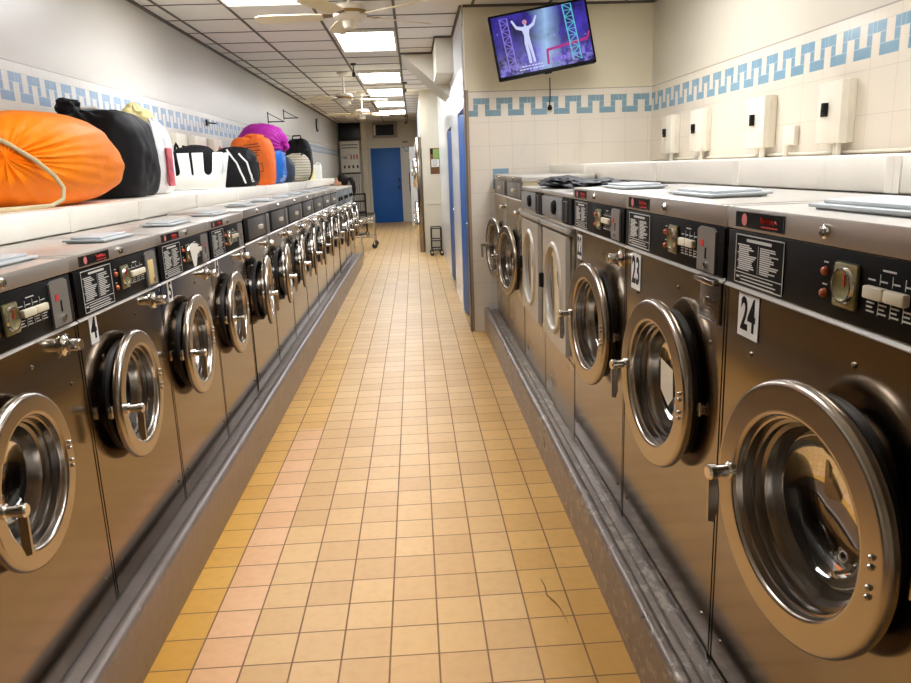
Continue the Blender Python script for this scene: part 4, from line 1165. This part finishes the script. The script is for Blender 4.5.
# orange tote
t = thing('tote_bag', 'orange shopping tote bag with dark print on the ledge', 'bag', (-1.62, 7.86, ZL))
m = blob((0, 0, .21), (.21, .19, .26), e=4, lump=.07, wr=.03, nwr=9, seed=31, zfloor=.003)
bb = BVHTree.FromBMesh(m.bm); part('bag_body', m, fabric('orange_woven', (228, 108, 40), .55, .12, 12, .004), t)
m = blob((.02, .02, .46), (.11, .09, .045), e=2.2, lump=.25, wr=.08, seed=33, seg=48, rings=30); part('rolled_top', m, MATS['orange_woven'], t)
mm = MB()
pr = []
rr = random.Random(5)
for k, z_ in enumerate((.39, .365, .33, .305, .28, .255)):
    a = -.06+rr.uniform(-.01, .02); b = .09+rr.uniform(-.04, .03)
    pr.append(stripe_on(bb, [(a, z_), (b, z_+.012)], .0045, 8))
for seg_ in ([(-.03, .20), (.12, .215)], [(.12, .215), (.125, .135)], [(.125, .135), (-.03, .12)], [(-.03, .12), (-.03, .20)]):
    pr.append(stripe_on(bb, seg_, .003, 8))
for q in pr:
    tmp = bpy.data.meshes.new('t'); q.bm.to_mesh(tmp); q.bm.free(); mm.bm.from_mesh(tmp); bpy.data.meshes.remove(tmp)
part('dark_print', mm, plain('brown_print', (96, 50, 30), .7), t, label='lines of dark print and a box outline')
# purple and blue bag
t = thing('shopping_bag', 'shiny blue bag with a purple top behind the orange tote', 'bag', (-1.60, 8.45, ZL))
m = blob((.0, 0, .21), (.20, .22, .235), e=3, lump=.07, wr=.03, seed=41, zfloor=.003); part('bag_body', m, fabric('blue_shiny_film', (36, 104, 190), .25, .3, 14, .008), t)
m = blob((-.02, 0, .45), (.25, .23, .19), axis=(.8, -.2, -.3), e=2.3, lump=.09, wr=.04, seed=43); part('purple_bundle', m, fabric('purple_cloth', (168, 40, 150), .6, .15, 8, .006), t, label='purple cloth bundle stuffed in the top')
m = blob((.235, -.05, .40), (.025, .03, .05), e=2, lump=.3, wr=.1, seed=44, seg=32, rings=20); part('knot', m, MATS['purple_cloth'], t)
single('pink_cloth', blob((-1.91, 7.78, ZL+.19), (.07, .09, .19), lump=.22, wr=.06, seed=46, zfloor=ZL+.002, seg=48, rings=32), fabric('pink_cloth_fabric', (206, 120, 120), .8), 'pink cloth heap beside the orange tote by the wall', 'cloth')
# dark blue bag, cream bag, backpack
single('gym_bag', blob((-1.53, 9.15, ZL+.14), (.11, .20, .165), e=2.4, lump=.08, wr=.02, seed=51, zfloor=ZL+.002), fabric('navy_fabric', (48, 56, 72), .6), 'small navy bag between the blue bag and the cream striped bag', 'bag')
t = thing('striped_bag', 'cream bag with fine dark stripes lying on its side on the ledge', 'bag', (-1.53, 10.1, ZL))
def striped():
    T = NT('cream_striped_cloth'); X, Y, Z = T.xyz()[:3]
    s = T.math('GREATER_THAN', T.math('SINE', T.math('MULTIPLY', Z, 190)), .72)
    T.set(color=T.mix(s, lin((214, 204, 178)), lin((146, 136, 116))), rough=.7); T.bump(T.noise(T.coord(), 14, 4), .004, .5)
    return T.m
m = blob((0, 0, .17), (.17, .34, .19), e=2.6, lump=.06, wr=.02, seed=61, zfloor=.003); part('bag_body', m, striped(), t)
m = MB(); m.tube([(.10, -.20, .33), (.15, -.1, .40), (.15, .05, .40), (.10, .18, .33)], .009, 8); part('handle', m, BLACKM, t)
t = thing('backpack', 'black backpack standing behind the cream striped bag', 'backpack', (-1.60, 10.85, ZL))
m = blob((0, 0, .27), (.18, .18, .30), e=3, lump=.05, wr=.02, seed=71, zfloor=.003); part('bag_body', m, BLACKF, t)
m = MB(); m.tube([(-.06, -.08, .56), (-.05, -.08, .61), (.05, -.08, .61), (.06, -.08, .56)], .010, 8); part('carry_loop', m, BLACKM, t)
m = blob((0, -.17, .20), (.13, .05, .14), e=3, lump=.04, wr=.0, seed=72, seg=48, rings=32); part('front_pocket', m, BLACKF, t)
single('yellow_bag', blob((-1.58, 11.5, ZL+.12), (.09, .10, .17), lump=.2, wr=.06, seed=81, zfloor=ZL+.002, seg=48, rings=32), fabric('yellow_film', (226, 216, 130), .5), 'small pale yellow plastic bag past the striped bag', 'plastic bag')
t = thing('detergent_jug', 'white plastic jug with a handle at the end of the left ledge', 'jug', (-1.56, 12.0, ZL))
m = MB(); m.box(-.12, .12, -.07, .07, .001, .22, .02, 3); m.lathe([(.05, .215), (.03, .24), (.03, .255)], (-.06, 0, 0), 'z', 20); part('body', m, WHITEP, t)
m = MB(); m.lathe([(.034, .25), (.034, .285), (0, .287)], (-.06, 0, 0), 'z', 20); part('cap', m, plain('blue_grey_cap', (120, 140, 170), .4), t)
m = MB(); m.tube([(.03, 0, .215), (.06, 0, .25), (.10, 0, .24), (.115, 0, .19)], .012, 10); part('handle', m, WHITEP, t)

# ------------------------------------------------------------------ person seated past the grey washers
def person():
    t = thing('person', 'person with dark tied back hair in dark clothes bending forward beyond the grey washers', 'person', (-1.12, 12.85, 0))
    # faces -x; seat height .45
    V, E, Rr = [], [], []
    def J(p, r, prev=None):
        V.append(p); Rr.append(r)
        if prev is not None: E.append((prev, len(V)-1))
        return len(V)-1
    pel = J((.10, 0, .56), .14)
    sp1 = J((.08, 0, .72), .125, pel); ch = J((.00, 0, .92), .13, sp1); nk0 = J((-.05, 0, 1.07), .085, ch); nk = J((-.08, 0, 1.16), .052, nk0); hd0 = J((-.10, 0, 1.24), .062, nk)
    for s in (-1, 1):
        sh = J((-.03, s*.17, 1.04), .062, nk0); el = J((-.16, s*.22, .82), .044, sh); wr_ = J((-.36, s*.14, .80), .030, el); hn = J((-.43, s*.12, .80), .034, wr_)
        for k in range(4): 
            f1 = J((-.475, s*(.12+(k-1.5)*.021), .80), .010, hn); J((-.515+(.008 if k in (0, 3) else 0), s*(.12+(k-1.5)*.021), .785), .009, f1)
        th = J((-.44, s*.075, .805), .011, hn); J((-.475, s*.06, .80), .010, th)
        hip = J((.06, s*.09, .54), .105, pel); kn = J((-.34, s*.13, .50), .068, hip); an = J((-.36, s*.13, .10), .045, kn); J((-.50, s*.14, .045), .040, an)
    me = bpy.data.meshes.new('body'); me.from_pydata(V, E, [])
    o = link('body', me, t)
    md = o.modifiers.new('skin', 'SKIN'); sv = me.skin_vertices[0].data
    for i, r in enumerate(Rr): sv[i].radius = (r, r); sv[i].use_root = (i == 0)
    sb = o.modifiers.new('sub', 'SUBSURF'); sb.levels = 2; sb.render_levels = 2
    bpy.context.view_layer.update()
    dg = bpy.context.evaluated_depsgraph_get()
    me2 = bpy.data.meshes.new_from_object(o.evaluated_get(dg))
    o.modifiers.clear(); o.data = me2; me2.name = 'body'
    dark = plain('charcoal_clothes', (44, 44, 50), .8, bump=.002)
    me2.materials.clear(); me2.materials.append(SKIN); me2.materials.append(dark); me2.materials.append(RUBDK)
    # head shape joined into the body
    bm = bmesh.new(); bm.from_mesh(me2)
    for f in bm.faces:
        c = f.calc_center_median(); f.smooth = True
        f.material_index = 2 if c.z < .09 else (1 if (c.z < 1.10 and not c.x < -.33) or c.z < .6 else 0)
    def ell(c, r, n=3, mi=0):
        b0 = len(bm.verts)
        res = bmesh.ops.create_icosphere(bm, subdivisions=n, radius=1)
        for v in res['verts']: v.co = Vector((c[0]+v.co.x*r[0], c[1]+v.co.y*r[1], c[2]+v.co.z*r[2]))
        for f in set(f for v in res['verts'] for f in v.link_faces): f.smooth = True; f.material_index = mi
    ell((-.12, 0, 1.30), (.095, .075, .115)); ell((-.215, 0, 1.285), (.022, .014, .022)); ell((-.20, 0, 1.235), (.016, .026, .008)); ell((-.165, 0, 1.215), (.04, .045, .03))
    for s in (-1, 1):
        ell((-.203, s*.033, 1.31), (.010, .014, .008), 2, 2); ell((-.115, s*.078, 1.29), (.018, .010, .030), 2)
    bm.to_mesh(me2); bm.free()
    m = blob((-.085, 0, 1.335), (.105, .088, .105), e=2, lump=.06, wr=.03, seed=91, seg=48, rings=32); part('hair', m, HAIR, t)
    m = MB(); m.tube([(.01, 0, 1.36), (.05, 0, 1.36), (.085, 0, 1.29), (.10, 0, 1.18), (.09, 0, 1.06)], [.02, .036, .042, .034, .01], 12); part('ponytail', m, HAIR, t)
person()
t = thing('stool', 'plain stool under the seated person beyond the grey washers', 'stool', (-1.04, 12.85, 0))
m = MB(); m.lathe([(0, .41), (.17, .41), (.18, .425), (.17, .44), (0, .44)], (0, 0, 0), 'z', 28); part('seat', m, DARKM, t)
for a in range(4):
    m = MB(); c_, s_ = math.cos(a*PI/2+PI/4), math.sin(a*PI/2+PI/4); m.tube([(c_*.12, s_*.12, .41), (c_*.16, s_*.16, .0)], .012, 8); part('leg', m, CHROME, t)

m = MB(); m.tube([(.395, 2.42, .0035), (.402, 2.37, .0035), (.399, 2.315, .004), (.418, 2.27, .0045), (.430, 2.235, .003), (.440, 2.15, .002)], [.0015, .0025, .0025, .0035, .002, .001], 6)  # dark scratch mark on the floor, modelled as a thin raised strand
single('scuff', m, plain('brown_scuff', (150, 112, 62), .8), 'thin brown thread on the floor tiles near the right base', 'scuff')

# ------------------------------------------------------------------ light and colour
wd = bpy.data.worlds.new('world'); SC.world = wd; wd.use_nodes = True
wd.node_tree.nodes['Background'].inputs[0].default_value = (.9, .95, 1, 1); wd.node_tree.nodes['Background'].inputs[1].default_value = .3
SC.view_settings.view_transform = 'Standard'; SC.view_settings.look = 'None'; SC.view_settings.gamma = 1; SC.view_settings.use_curve_mapping = False
SC.view_settings.exposure = .08
SC.cycles.use_denoising = True
SC.cycles.max_bounces = 8; SC.cycles.diffuse_bounces = 4; SC.cycles.glossy_bounces = 5; SC.cycles.transparent_max_bounces = 8
SC.cycles.sample_clamp_indirect = 8; SC.cycles.caustics_reflective = False; SC.cycles.caustics_refractive = False
